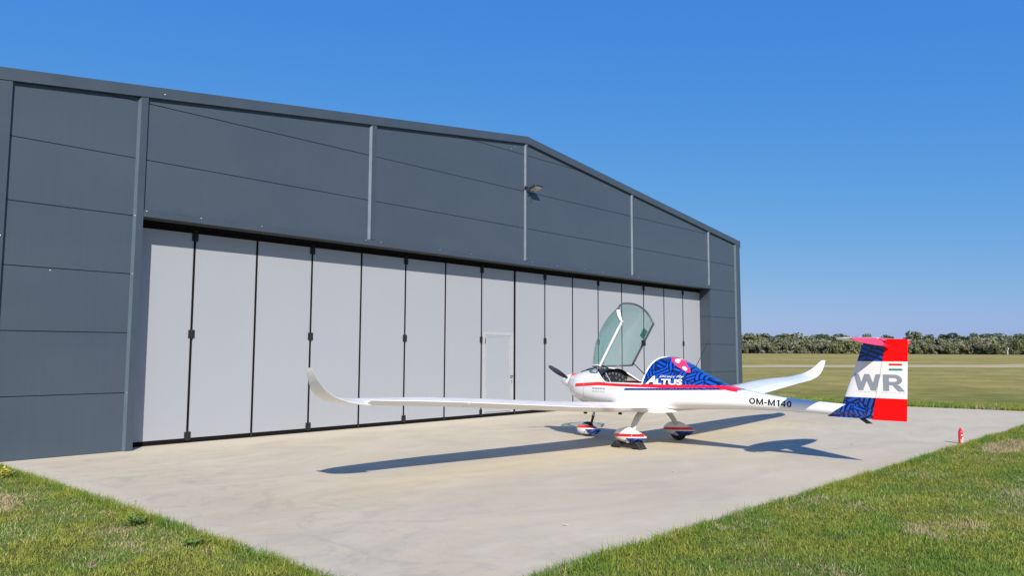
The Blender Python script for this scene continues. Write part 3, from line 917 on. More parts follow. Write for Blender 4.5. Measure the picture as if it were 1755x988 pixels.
#        x,    LE,   TE,   zTE,  thick, incidence deg
WS = [(.30, .66, -.66, .640, .150, 3.), (.48, .62, -.62, .636, .150, 3.), (.62, .57, -.545, .636, .148, 3.2), (.80, .535, -.50, .640, .146, 3.6), (1.5, .51, -.47, .675, .145, 4.2), (2.5, .50, -.435, .735, .143, 4.5), (3.5, .49, -.40, .812, .140, 4.5),
      (4.9, .485, -.335, .922, .136, 4.0), (5.6, .47, -.295, .973, .13, 2.8), (6.1, .45, -.265, 1.004, .124, 1.7), (6.45, .42, -.25, 1.030, .116, .9), (6.72, .35, -.245, 1.072, .11, .5), (6.93, .21, -.245, 1.14, .09, .3), (7.08, .07, -.25, 1.235, .085, 0), (7.18, -.04, -.255, 1.34, .085, 0), (7.25, -.12, -.262, 1.45, .08, 0), (7.265, -.18, -.262, 1.485, .06, 0)]
WI = [pchip([w[0] for w in WS], [w[i] for w in WS]) for i in range(1, 6)]
HC = .77
def wsec(i_or_x, lo=0., hi=1., defl=0., frac=None):
    """closed section loop between chord fractions lo..hi, optionally rotated about the hinge"""
    x = i_or_x
    le, te, zt, th, inc = [f(x) for f in WI]
    d = .02
    a, b = max(x - d, .30), min(x + d, 7.265)
    tan = Vector((b - a, 0, WI[2](b) - WI[2](a))).normalized()
    nrm = Vector((-tan.z, 0, tan.x))
    if x < 6.2: nrm = nrm.lerp(Vector((0, 0, 1)), min(1, (6.2 - x) / 1.)).normalized()
    ch = le - te; si = math.sin(math.radians(inc))
    xs, u, l = naca(th, 30)
    fu = lambda q: np.interp(q, xs, u); fl = lambda q: np.interp(q, xs, l)
    q = lo + (hi - lo) * (1 - np.cos(np.linspace(0, math.pi, 16))) / 2 if lo == 0 else np.linspace(lo, hi, 8)
    loop = [(t, float(fu(t))) for t in q[::-1]] + [(t, float(fl(t))) for t in (q[1:] if lo == 0 else q)]
    out = []
    hz = float(fu(HC) + fl(HC)) / 2
    for t, h in loop:
        if defl:
            a_, b_ = t - HC, h - hz
            ca, sa = math.cos(defl), math.sin(defl)
            t, h = HC + a_ * ca - b_ * sa, hz + a_ * sa + b_ * ca
        p = Vector((x, le - t * ch, zt + (1 - t) * ch * si)) + nrm * (h * ch)
        out.append(p)
    return out
def loft(mb, secs):
    n = len(secs[0]); mb.grid(secs, close=True)
    b = len(mb.v) - len(secs) * n
    mb.f.append(tuple(range(b + n - 1, b - 1, -1))); mb.f.append(tuple(range(b + (len(secs) - 1) * n, b + len(secs) * n)))
def mir(secs, s): return [[(s * p[0], p[1], p[2]) for p in q] for q in secs]
for s in (-1, 1):
    w = MB()
    loft(w, mir([wsec(x) for x in np.linspace(.30, .80, 7)], s))
    loft(w, mir([wsec(x, 0, HC - .008) for x in np.linspace(.80, 6.45, 24)], s))
    loft(w, mir([wsec(x) for x in [6.45, 6.55, 6.65, 6.75, 6.85, 6.94, 7.02, 7.09, 7.15, 7.20, 7.235, 7.255, 7.265]], s))
    wo = ab(w, 'wing', 'white_paint', smooth=35, weld=True)
    df = math.radians(21 if s < 0 else -4)
    for nm, a, b in (('flap', .81, 4.88), ('aileron', 4.90, 6.44)):
        f = MB(); loft(f, mir([wsec(x, HC, 1., df) for x in np.linspace(a, b, 12)], s))
        ab(f, nm, 'white_paint', wo, smooth=35)
    # joint of the outer panel on the upper skin
    sec = wsec(4.9); upper = [p for p in sec[:16]][5:12]
    ab(MB().tube([(s * (p[0] + .0), p[1], p[2] + .0) for p in upper], .0022, 5), 'panel_joint', 'grey_print', wo)
    for (x, y) in ((1.9, .1), (1.2, -.1)):
        ab(MB().box(s * x - .012, s * x + .012, y - .03, y + .03, .55 + .06 * x - .02, .62 + .06 * x), 'drain', 'black_print', wo)

# ---- fin, rudder, tailplane, elevator
fle = pchip([.70, .80, .88, 1.0, 1.5, 1.86], [-3.16, -3.27, -3.39, -3.43, -3.615, -3.745])
fhi = lambda z: -3.83 - (z - .70) * .2
fte = pchip([.70, .78, 1.2, 1.876], [-4.30, -4.305, -4.325, -4.355])
def finth(y, z):
    """half thickness of fin and rudder"""
    a, b = fle(z), fte(z); t = min(max((a - y) / (a - b), 0), 1)
    return 5 * .085 * (.2969 * math.sqrt(t) - .126 * t - .3516 * t * t + .2843 * t ** 3 - .1036 * t ** 4) * (a - b) * .5 * 2 + .002
def finsec(z, lo, hi, n=14):
    ys = [lo + (hi - lo) * (1 - math.cos(math.pi * i / (n - 1) / 2 if False else math.pi * i / (n - 1))) / 2 for i in range(n)]
    return [(-finth(y, z), y, z) for y in ys] + [(finth(y, z), y, z) for y in ys[::-1]]
f = MB(); zs = [.702, .74, .80, .88, 1.0, 1.2, 1.4, 1.6, 1.75, 1.86]
loft(f, [finsec(z, fle(z), fhi(z) + .003) for z in zs]); FN = ab(f, 'fin', 'fin_paint', smooth=45)
f = MB(); loft(f, [finsec(z, fhi(z) - .003, fte(z)) for z in [.69, .74, .9, 1.1, 1.4, 1.7, 1.885]]); RD = ab(f, 'rudder', 'rudder_paint', smooth=45)
stroke_text('W', -3.59, 1.125, .385, .24, 'grey_print', FN, finth)
stroke_text('R', -4.005, 1.125, .275, .24, 'grey_print', RD, finth)
paint_text('W O R L D', -3.66, 1.095, .26, .012, 'faint_print', FN, finth, bold=.02, lift=.003, name='small_print')
paint_text('R E C O R D', -3.98, 1.095, .32, .012, 'faint_print', RD, finth, bold=.02, lift=.003, name='small_print')
patch(-4.09, -4.27, 1.498, 1.525, 'flag_stripe', 'red_paint', RD, fn=finth, lift=.003)
patch(-4.09, -4.27, 1.425, 1.452, 'flag_stripe', 'green_paint', RD, fn=finth, lift=.003)
sk = MB(); sk.hull([(-.02, -3.62, .71), (.02, -3.62, .71), (.02, -3.72, .70), (-.02, -3.72, .70)], [(-.015, -3.74, .625), (.015, -3.74, .625), (.015, -3.83, .63), (-.015, -3.83, .63)])
ab(sk, 'tail_skid', 'skid_black', bevel=.004)
ab(MB().box(-.035, .035, -3.83, -3.80, .70, .74), 'rudder_fitting', 'screw_steel')
ab(MB().lathe([(.012, -.05), (.012, .05)], (0, -3.845, .735), 'x', 10), 'rudder_pin', 'black_print')
def tp(x):   # tailplane planform: LE, TE at |x|
    t = min(abs(x) / 1.32, 1)
    le = -3.53 - .34 * t ** 2.2 - (.06 if t > .97 else 0)
    te = -4.17 + .12 * t ** 1.5
    return le, te
def tsec(x, lo, hi, defl=0., n=12):
    le, te = tp(x); ch = le - te; z0 = 1.885
    out = []
    qs = [lo + (hi - lo) * (1 - math.cos(math.pi * i / (n - 1))) / 2 for i in range(n)]
    th = .10 * (1 - .25 * abs(x) / 1.32)
    fn = lambda t: 5 * th * (.2969 * math.sqrt(t) - .126 * t - .3516 * t * t + .2843 * t ** 3 - .1030 * t ** 4)
    for t, sg in [(q, 1) for q in qs[::-1]] + [(q, -1) for q in qs[1:]]:
        h = sg * fn(t); tt = t
        if defl:
            a_, b_ = t - .62, h
            tt, h = .62 + a_ * math.cos(defl) - b_ * math.sin(defl), a_ * math.sin(defl) + b_ * math.cos(defl)
        out.append((x, le - tt * ch, z0 + h * ch))
    return out
t_ = MB(); loft(t_, [tsec(x, 0, .615) for x in [-1.32, -1.315, -1.29, -1.24, -1.1, -.8, -.4, 0, .4, .8, 1.1, 1.24, 1.29, 1.315, 1.32]])
loft(t_, [tsec(x, .55, 1.) for x in (-1.32, -1.30, -1.25, -1.19)]); loft(t_, [tsec(x, .55, 1.) for x in (1.19, 1.25, 1.30, 1.32)])
TP = ab(t_, 'tailplane', 'white_paint', smooth=45)
for s in (-1, 1):
    e = MB(); loft(e, mir([tsec(x, .622, 1., math.radians(-27)) for x in (.055, .3, .6, .9, 1.185)], s))
    ab(e, 'elevator', 'elevator_red', TP, smooth=40)

# ---- undercarriage
def fairing(cx, yf, yr, zb, zt, hw, name='wheel_fairing'):
    m = MB(); L = yf - yr; rows = []
    top = pchip([0, .06, .2, .42, .6, .8, 1.], [.50, .66, .88, 1.0, .88, .68, .50])
    bot = pchip([0, .06, .2, .42, .7, .86, .95, 1.], [.42, .24, .06, 0, .02, .15, .31, .46])
    wid = pchip([0, .05, .18, .4, .7, .92, 1.], [.04, .36, .78, 1., .85, .46, .06])
    for t in [0, .015, .05, .1, .18, .28, .4, .5, .6, .7, .8, .88, .95, 1.]:
        y = yf - L * t; z1 = zb + (zt - zb) * top(t); z0 = zb + (zt - zb) * bot(t); zc = zb + (zt - zb) * (.45 + .04 * t)
        w = hw * wid(t); r = []
        for j in range(24):
            a = 2 * math.pi * j / 24; c, s = math.cos(a), math.sin(a)
            h = (z1 - zc) if s > 0 else (zc - z0)
            h = max(h, .002)
            r.append((cx + w * math.copysign(abs(c) ** .85, c), y, zc + h * math.copysign(abs(s) ** .9, s)))
        rows.append(r)
    loft(m, rows)
    return m
def wheel(cx, cy, r, w):
    m = MB(); m.lathe([(r * .45, -w * .42), (r * .72, -w * .5), (r * .92, -w * .46), (r, -w * .22), (r, w * .22), (r * .92, w * .46), (r * .72, w * .5), (r * .45, w * .42)], (cx, cy, r), 'x', 32)
    return m
def fair_obj(m, cx, cy, name='wheel_fairing'):
    m.v = [(x - cx, y - cy, z) for x, y, z in m.v]
    o = ab(m, name, 'fairing_paint', smooth=50); o.location = (cx, cy, 0); return o
spots = [(-.83, -.03), (.80, .0)]
for (cx, cy) in spots:
    fo = fair_obj(fairing(cx, cy + .335, cy - .36, .085, .362, .115), cx, cy)
    ab(MB().lathe([(.010, -.1), (.010, -.113)], (0, .01, .135), 'x', 8), 'axle_bolt', 'black_print', fo)
    wo = ab(wheel(cx, cy + .0, .165, .125), 'wheel', 'tyre')
    ab(MB().lathe([(.075, -.068), (.075, .068)], (cx, cy, .165), 'x', 16), 'rim', 'leg_white', wo)
    s = 1 if cx > 0 else -1
    lg = MB(); lg.tube([(s * .34, .02, .62), (s * .50, .01, .53), (s * .64, .0, .40), (s * .735, -.01, .27), (s * .76, -.01, .19)], [(.026, .085), (.024, .075), (.02, .062), (.017, .05), (.016, .045)], 14, flat=(0, 1, 0))
    ab(lg, 'gear_leg', 'leg_white')
def fp(y, z): return .108
paint_text('ALTUS', -.13 + .0, .214, .13, .028, 'white_print', AC, lambda y, z: .83 + .115 * max(.2, 1 - ((y - .04) / .45) ** 2), bold=.03, lift=.006)
cx, cy = .03, 1.585
fo = fair_obj(fairing(cx, cy + .30, cy - .31, .065, .295, .10), cx, cy, 'nose_wheel_fairing')
fo.location.z = -.03; fo['label'] = 'small fairing over the nose wheel'
ab(MB().lathe([(.010, -.09), (.010, -.10)], (0, .02, .13), 'x', 8), 'axle_bolt', 'black_print', fo)
wo = ab(wheel(cx, cy + .02, .145, .11), 'wheel', 'tyre')
ab(MB().lathe([(.06, -.06), (.06, .06)], (cx, cy + .02, .145), 'x', 16), 'rim', 'leg_white', wo)
ab(MB().tube([(0, 1.37, .72), (.01, 1.44, .42)], .026, 12), 'gear_leg', 'leg_white')
ab(MB().tube([(.01, 1.44, .42), (.02, 1.50, .27)], .024, 12).tube([(.01, 1.44, .425), (.01, 1.455, .40)], .03, 12), 'shock_boot', 'black_print')

# ---- raised canopy
LF, LR = Vector((-.52, .86, 1.415)), Vector((-.52, .345, 2.235))
UP = Vector((0, .20, .375))
FC = Vector((0, 1.27, 1.395))
def arch_pt(v):      # v -1..1 across, rear arch
    a = v * math.pi / 2
    return Vector((.52 * math.copysign(abs(math.sin(a)) ** .8, a), LR.y, LR.z)) + UP * (math.cos(a) ** .75)
def front_pt(v):
    a = v * math.pi / 2
    b = Vector((LF.x * -math.sin(a), LF.y, LF.z))
    return b + Vector((0, FC.y - LF.y, FC.z - LF.z)) * math.cos(a) ** 1.0
NV, NU_ = 28, 16
rows = []
for i in range(NU_ + 1):
    t = i / NU_; r = []
    for j in range(NV + 1):
        v = -1 + 2 * j / NV; A_, F_ = arch_pt(v), front_pt(v)
        k_ = math.cos(v * math.pi / 2) ** .8
        ctrl = (A_ + F_) / 2 + Vector((0, .37, .20)) * k_ + Vector((.06 * v, 0, 0)) * math.sin(abs(v) * math.pi)
        r.append(F_ * (1 - t) ** 2 + ctrl * (2 * t * (1 - t)) + A_ * t * t)
    rows.append(r)
cg = MB(); cg.grid(rows)
CG = ab(cg, 'canopy', 'canopy_glass', smooth=180)
CG['label'] = 'tinted bubble canopy swung up on its front hinge'
# frame: left rail white outside, everything else dark grey
ab(MB().tube([rows[i][0] for i in range(NU_ + 1)] + [arch_pt(-1 + .04 * j) for j in range(1, 9)], [(.034, .022)] * (NU_ + 9), 10), 'left_rail', 'white_print', CG)
ab(MB().tube([rows[i][0] + Vector((.022, -.01, -.006)) for i in range(NU_ + 1)] + [arch_pt(-1 + .04 * j) + Vector((.022, -.012, -.006)) for j in range(1, 9)], .010, 8), 'left_rail_seal', 'frame_grey', CG)
ab(MB().tube([rows[i][NV] for i in range(NU_ + 1)], .021, 10), 'right_rail', 'frame_grey', CG)
ab(MB().tube([arch_pt(-.68 + 1.68 * j / 40) for j in range(41)], .018, 10), 'rear_arch', 'frame_grey', CG)
ab(MB().tube([front_pt(-1 + 2 * j / 40) for j in range(41)], .018, 10), 'front_frame', 'frame_grey', CG)
ab(MB().tube([front_pt(-1 + j / 40 * 1.1) + Vector((-.008, .006, .016)) for j in range(41)], .014, 8), 'front_lip', 'white_print', CG)
# sliding vent pane and latch on the right rail
a, b = rows[10][NV], rows[13][NV]
inw = Vector((-.0, .13, .075))
vq = [a + Vector((-.02, .03, .0)), b + Vector((-.02, .03, 0)), b + inw, a + inw]
ab(MB().hull(vq, [p + Vector((-.006, 0, 0)) for p in vq]), 'vent_pane', 'vent_glass', CG)
c_ = (rows[8][NV] + rows[9][NV]) / 2
ab(MB().box(c_.x - .04, c_.x + .015, c_.y - .045, c_.y + .02, c_.z - .05, c_.z + .06), 'latch', 'black_print', CG)
# hinge arms and gas strut
for x in (-.30, .05):
    ab(MB().tube([(x, 1.02, 1.27), (x, 1.10, 1.36), front_pt(x / .52 * .9)], .014, 8), 'hinge_arm', 'black_print', CG)
ab(MB().tube([rows[1][NV] + Vector((-.02, 0, 0)), (.47, .47, 1.19)], .009, 8), 'gas_strut', 'black_print', CG)
ab(MB().tube([(-.34, .86, 1.28), (-.38, .70, 1.08)], .008, 6), 'canopy_lever', 'screw_steel', CG)

# antenna
ab(MB().tube([(0, -.86, 1.40), (0, -.90, 1.46), (0, -1.14, 1.88)], [.011, .006, .003], 8), 'antenna', 'black_print')
ab(MB().lathe([(.02, 1.385), (.012, 1.43)], (0, -.865, 0), 'z', 10), 'antenna_base', 'black_print')

# ------------------------------------------------------------------ wheel chock and bottle-shaped extinguisher
def acw(x, y, z=0):
    t = math.radians(-.9); return Vector((7.15 + x * math.cos(t) - y * math.sin(t), -5.66 + x * math.sin(t) + y * math.cos(t), z))
CK = empty('wheel_chock', acw(-.88, -.03), 'black two-wedge wheel chock clamped round the left main wheel', 'wheel chock', rz=math.radians(-.9))
ORI[CK] = Vector()
for s in (1, -1):
    wdg = MB()
    pr = [(s * .15, 0.002), (s * .325, 0.002), (s * .235, .12), (s * .20, .125), (s * .17, .06)]
    wdg.hull([(-.09, y, z) for y, z in pr], [(.11, y, z) for y, z in pr])
    wdg.build('wedge', 'chock_rubber', CK, local=True, bevel=.006)
br = MB(); br.box(-.118, -.096, -.25, .25, .02, .065); br.build('bar', 'chock_rubber', CK, local=True, bevel=.005)

FX = empty('fire_extinguisher', (11.237, -9.688, 0), 'small red extinguisher bottle with peach label at the grass edge', 'extinguisher')
ORI[FX] = Vector()
m = MB(); m.lathe([(.036, .002), (.040, .008), (.040, .205), (.037, .222), (.024, .238), (.020, .243)], (0, 0, 0), 'z', 24)
m.build('bottle', 'bottle_red', FX, smooth=35, local=True)
m = MB(); m.lathe([(.028, .236), (.030, .242), (.026, .262), (.016, .268), (.015, .288), (.010, .292)], (0, 0, 0), 'z', 20); m.build('cap', 'bottle_red', FX, smooth=35, local=True)
lab = MB(); lab.grid([[(.0408 * math.cos(a), .0408 * math.sin(a), z) for a in np.linspace(math.radians(190), math.radians(325), 14)] for z in (.02, .085)])
lab.build('label', 'label_peach', FX, smooth=60, local=True)
lab = MB(); lab.grid([[(.0408 * math.cos(a), .0408 * math.sin(a), z) for a in np.linspace(math.radians(225), math.radians(310), 10)] for z in (.087, .12)])
lab.build('label', 'white_print', FX, smooth=60, local=True)
lab = MB(); lab.grid([[(.0408 * math.cos(a), .0408 * math.sin(a), z) for a in np.linspace(math.radians(240), math.radians(300), 10)] for z in (.125, .145)])
lab.build('label', 'black_print', FX, smooth=60, local=True)
lab = MB(); lab.grid([[(.0408 * math.cos(a), .0408 * math.sin(a), z) for a in np.linspace(math.radians(200), math.radians(320), 12)] for z in (.15, .168)])
lab.build('label', 'white_print', FX, smooth=60, local=True)

# ------------------------------------------------------------------ trees and bushes beyond the airfield
def crown_mesh(name, rx, rz, blobs, leaves, size, mat, seed, flat=.0):
    r = np.random.default_rng(seed)
    cs = []
    for _ in range(blobs):
        a, q = r.uniform(0, 2 * math.pi), math.sqrt(r.uniform(0, 1)) * .62
        h = r.uniform(.02, .8) if flat else r.uniform(.10, .86)
        q *= math.sin(math.pi * min(max(h, .12), .92)) ** .5 if not flat else 1
        cs.append((math.cos(a) * q * rx, math.sin(a) * q * rx, h * rz, r.uniform(.24, .46) * min(rx, rz * .6)))
    V = np.zeros((leaves * 4, 3)); tone = np.zeros(leaves * 4)
    for i in range(leaves):
        c = cs[r.integers(len(cs))]
        d = r.normal(size=3); d /= np.linalg.norm(d)
        p = np.array(c[:3]) + d * c[3] * r.uniform(.55, 1.05) ** .5 * np.array([1, 1, .85])
        p[2] = max(p[2], .02 if flat else .1)
        u = r.normal(size=3); u /= np.linalg.norm(u); w = np.cross(u, d + r.normal(size=3) * .6); w /= np.linalg.norm(w) + 1e-6
        s = size * r.uniform(.6, 1.4)
        V[i * 4:i * 4 + 4] = [p - u * s - w * s * .6, p + u * s - w * s * .6, p + u * s * .7 + w * s * .6, p - u * s * .7 + w * s * .6]
        tone[i * 4:i * 4 + 4] = r.uniform(0, 1)
    me = bpy.data.meshes.new(name)
    me.vertices.add(len(V)); me.vertices.foreach_set('co', V.ravel())
    me.loops.add(len(V)); me.loops.foreach_set('vertex_index', np.arange(len(V)))
    me.polygons.add(leaves); me.polygons.foreach_set('loop_start', np.arange(leaves) * 4)
    me.update(calc_edges=True)
    at = me.attributes.new('tone', 'FLOAT', 'POINT'); at.data.foreach_set('value', tone)
    me.materials.append(M[mat])
    return me
def trunk_mesh(name, h, r0, seed):
    r = np.random.default_rng(seed); m = MB()
    m.tube([(0, 0, -.3), (.1, .05, h * .3), (-.05, .1, h * .65)], [r0, r0 * .75, r0 * .3], 8)
    for _ in range(4):
        a = r.uniform(0, 6.28); z = h * r.uniform(.25, .45)
        m.tube([(0, 0, z), (math.cos(a) * h * .15, math.sin(a) * h * .15, z + h * .18), (math.cos(a) * h * .25, math.sin(a) * h * .25, z + h * .33)], [r0 * .45, r0 * .3, r0 * .1], 6)
    me = bpy.data.meshes.new(name)
    me.from_pydata(m.v, [], m.f); me.materials.append(M['bark']); return me
def px_ray(px, py):
    return (fw + rt * ((px - 877.5) / CAM['f']) - up * ((py - 494) / CAM['f'])).normalized()
C0 = Vector(CAM['loc'])
def at_dist(px, d):
    v = px_ray(px, 604); h = Vector((v.x, v.y, 0)).normalized()
    p = C0 + h * d; return Vector((p.x, p.y, terrain(d) - .05))
def height_at(px, py, d):
    v = px_ray(px, py); return C0.z + v.z / math.hypot(v.x, v.y) * d
def plant(name, label, cat, loc, crown, trunk, sx, sz, rz, group=None):
    e = empty(name, loc, label, cat, rz, group)
    c = link('crown', crown, e); c.scale = (sx, sx, sz)
    t = link('trunk', trunk, e); t.scale = (sx, sx, sz)
    return e
bush_crowns = [crown_mesh('bush_crown', 1., 1., 22, 1300, .062, m, 20 + i, 1) for i, m in enumerate(['leaf_olive', 'leaf_olive', 'leaf_olive', 'leaf_mid', 'leaf_olive', 'leaf_mid'])]
tree_crowns = {m: [crown_mesh('tree_crown', .5, 1., 18, 1400, .038, m, 50 + i * 7 + j) for j in range(2)] for i, m in enumerate(['leaf_dark', 'leaf_mid', 'leaf_lime', 'leaf_olive'])}
bush_trunk = trunk_mesh('bush_trunk', .8, .05, 3); tree_trunk = trunk_mesh('tree_trunk', .9, .028, 4)
BL = 'silvery olive bush in the hedge along the far edge of the airfield'
n_b = 0
for row, (d0, step, top) in enumerate([(290, 15.0, 588), (298, 16.0, 584.5), (308, 19.0, 580.5)]):
    px = 1262 + row * 7
    while px < 1775:
        d = d0 + rng.normal(0, 2.5); yy = top + rng.normal(0, 3.2)
        p = at_dist(px, d); h = max(height_at(px, yy, d) - p.z, 2.2)
        plant('hedge_bush', BL, 'bush', p, bush_crowns[rng.integers(6)], bush_trunk, h * rng.uniform(.75, 1.1), h, rng.uniform(0, 6.28), 'bushes of the far hedge')
        px += step * rng.uniform(.7, 1.3)
TREES = [(1284, 570.5, 'leaf_mid', 1.05, 'round pale green tree just right of the hangar corner, behind the hedge'),
         (1306, 571.5, 'leaf_dark', .85, 'dark green tree second from the hangar corner behind the hedge'),
         (1330, 574, 'leaf_dark', .9, 'low dark tree third from the hangar corner, left of the lime tree'),
         (1357, 571.5, 'leaf_lime', 1.0, 'yellowish lime green tree behind the hedge left of the tail fin'),
         (1386, 576, 'leaf_mid', .9, 'low mid green tree right of the yellowish lime tree'),
         (1410, 573, 'leaf_dark', 1.3, 'broad dark tree above the far wing tip, left of the tailplane'),
         (1436, 572.5, 'leaf_dark', 1.2, 'dark tree directly behind the left tip of the tailplane'),
         (1462, 577, 'leaf_dark', 1.1, 'low dark tree peeping over the left half of the tailplane'),
         (1487, 571.5, 'leaf_mid', .5, 'small tree top showing above the left tailplane half'),
         (1523, 574, 'leaf_dark', .6, 'small dark tree top showing above the rudder'),
         (1567, 567, 'leaf_mid', .62, 'tall narrow poplar like tree just right of the rudder'),
         (1592, 573, 'leaf_dark', .5, 'slim dark tree second to the right of the rudder'),
         (1628, 570.5, 'leaf_dark', .95, 'dark oak like tree standing highest right of the tail'),
         (1652, 575.5, 'leaf_dark', 1.1, 'low dark tree between the oak like tree and the pale bush'),
         (1676, 571, 'leaf_dark', .7, 'dark tree behind the pale grey bush, right of the oak like tree'),
         (1704, 571.5, 'leaf_dark', 1.25, 'broad dark tree above the white marker post'),
         (1726, 576, 'leaf_dark', 1.0, 'low dark tree between the broad tree and the picture edge'),
         (1750, 572, 'leaf_dark', 1.0, 'dark tree at the right edge of the picture behind the hedge')]
for i, (px, py, mt, wide, lab) in enumerate(TREES):
    d = 318 + (i % 3) * 4
    p = at_dist(px, d); h = height_at(px, py, d) - p.z
    plant('field_tree', lab, 'tree', p, tree_crowns[mt][i % 2], tree_trunk, h * wide * 1.55, h, i * 1.3, 'trees behind the far hedge')
# pale and dark single bushes that stand out
for px, py, w, mt, lab in [(1674, 574.5, .75, 3, 'pale grey bush standing taller than the hedge, left of the marker post'), (1738, 580, 1.2, 0, 'dark rounded bush beside the white marker post')]:
    d = 288; p = at_dist(px, d); h = height_at(px, py, d) - p.z
    cr = crown_mesh('bush_crown', 1., 1., 16, 900, .05, 'leaf_dark' if mt == 0 else 'leaf_olive', 90 + mt, 1)
    plant('tall_bush', lab, 'bush', p, cr, bush_trunk, h * w * .6, h, .4)
mp = at_dist(1727, 270); MP = empty('marker_post', mp, 'thin white marker post with small sign in front of the far hedge', 'post')
ORI[MP] = Vector()
zt = height_at(1727, 597, 270) - mp.z
MB().tube([(0, 0, -.1), (0, 0, zt)], .07, 8).build('pole', 'white_print', MP, local=True)
MB().box(-.25, .25, -.29, -.22, zt - .55, zt + .05).build('sign', 'white_print', MP, local=True)

# ------------------------------------------------------------------ grass blades
STRAW = [(11.6, -10.35, 1.5, .35, .6), (-3.4, -7.2, .45, .7, .5), (-2.6, -3.2, .3, .8, .4), (3.5, -11.3, .7, .35, .35), (-2.3, -8.6, .5, .25, .35)]
def vnoise(x, y, sc, seed):
    x, y = x / sc, y / sc; i, j = np.floor(x).astype(int), np.floor(y).astype(int); u, v = x - i, y - j
    u, v = u * u * (3 - 2 * u), v * v * (3 - 2 * v)
    h = lambda a, b: (np.sin(a * 127.1 + b * 311.7 + seed * 74.7) * 43758.5453) % 1.0
    return (h(i, j) * (1 - u) + h(i + 1, j) * u) * (1 - v) + (h(i, j + 1) * (1 - u) + h(i + 1, j + 1) * u) * v
def blades(name, pts, hmin, hmax, wmin, wmax, tone_bias=0., seed=1, lean=.55):
    r = np.random.default_rng(seed); n = len(pts)
    h = r.uniform(hmin, hmax, n) * (1 + .5 * (r.uniform(size=n) > .96)); w = r.uniform(wmin, wmax, n)
    hv = .6 * vnoise(pts[:, 0], pts[:, 1], .55, seed) + .4 * vnoise(pts[:, 0], pts[:, 1], .16, seed + 3)
    h = h * (.55 + .9 * hv)
    a = r.uniform(0, 2 * np.pi, n); b = r.uniform(0, 2 * np.pi, n); le = np.abs(r.normal(0, lean, n))
    ux, uy = np.cos(a) * w, np.sin(a) * w
    lx, ly = np.cos(b) * le, np.sin(b) * le
    z0 = np.full(n, -.035)
    V = np.zeros((n, 5, 3))
    def put(i, s, t, sc):
        V[:, i, 0] = pts[:, 0] + ux * s * sc + lx * h * t ** 1.6
        V[:, i, 1] = pts[:, 1] + uy * s * sc + ly * h * t ** 1.6
        V[:, i, 2] = z0 + h * t * (1 - .28 * np.minimum(le, 1.5) * t)
    put(0, -1, 0, .5); put(1, 1, 0, .5); put(2, 1, .55, .42); put(3, -1, .55, .42); put(4, 0, 1, 0)
    me = bpy.data.meshes.new(name)
    me.vertices.add(n * 5); me.vertices.foreach_set('co', V.ravel())
    base = (np.arange(n) * 5)[:, None]
    idx = np.concatenate([base + np.array([0, 1, 2, 3]), base + np.array([3, 2, 4])], 1).ravel()
    me.loops.add(n * 7); me.loops.foreach_set('vertex_index', idx)
    me.polygons.add(n * 2)
    st = np.stack([np.arange(n) * 7, np.arange(n) * 7 + 4], 1).ravel(); me.polygons.foreach_set('loop_start', st)
    me.update(calc_edges=True)
    tone = np.repeat(np.clip(r.beta(1.6, 2.2, n) + tone_bias + .35 * (hv - .5), 0, 1), 5)
    at = me.attributes.new('tone', 'FLOAT', 'POINT'); at.data.foreach_set('value', tone)
    stw = np.zeros(n)
    for cx_, cy_, rx_, ry_, am in STRAW:
        dd = ((pts[:, 0] - cx_) / rx_) ** 2 + ((pts[:, 1] - cy_) / ry_) ** 2
        stw = np.maximum(stw, am * np.clip(1.3 - dd, 0, 1))
    at = me.attributes.new('straw', 'FLOAT', 'POINT'); at.data.foreach_set('value', np.repeat(stw, 5))
    me.materials.append(M['grass_blade'])
    return link(name, me)
def scatter(n, box, keep, seed, clump=True):
    r = np.random.default_rng(seed)
    p = np.stack([r.uniform(box[0], box[1], n), r.uniform(box[2], box[3], n)], 1)
    if clump:                                     # half of the blades gather in tufts
        m = n // 2; c = p[r.integers(0, n, m)]
        c = p[(np.arange(m) // 18)]
        p[n - m:] = c + r.normal(0, .028, (m, 2))
    return p[keep(p, r)]
def off_slab(p, m=.0):
    return ~((p[:, 0] > slab_left(p[:, 1]) + m) & (p[:, 1] > slab_near(p[:, 0]) + m))
def thin(p, r, d0):
    d = np.hypot(p[:, 0] - CX, p[:, 1] - CY)
    return r.uniform(size=len(p)) < np.clip((d0 / np.maximum(d, .1)) ** 1.5, 0.02, 1)
P1 = scatter(760000, (-7, 19, -14, -9.2), lambda p, r: off_slab(p, .01) & thin(p, r, 8.) & (np.hypot(p[:, 0] - CX, p[:, 1] - CY) > 3.5), 11)
P2 = scatter(460000, (-9, -1.2, -13, -.1), lambda p, r: off_slab(p, .01) & thin(p, r, 8.) & (np.hypot(p[:, 0] - CX, p[:, 1] - CY) > 3.5) & (p[:, 1] < -9.5 + 99 * (p[:, 0] < -1.4)), 12)
tag(blades('lawn_grass', P1, .02, .06, .004, .0075, seed=3, lean=1.0), 'green and straw coloured grass in front of the concrete apron', 'grass', kind='stuff')
tag(blades('lawn_grass', P2, .018, .052, .004, .0075, .1, seed=4, lean=1.0), 'dry short grass left of the concrete apron by the hangar corner', 'grass', kind='stuff')
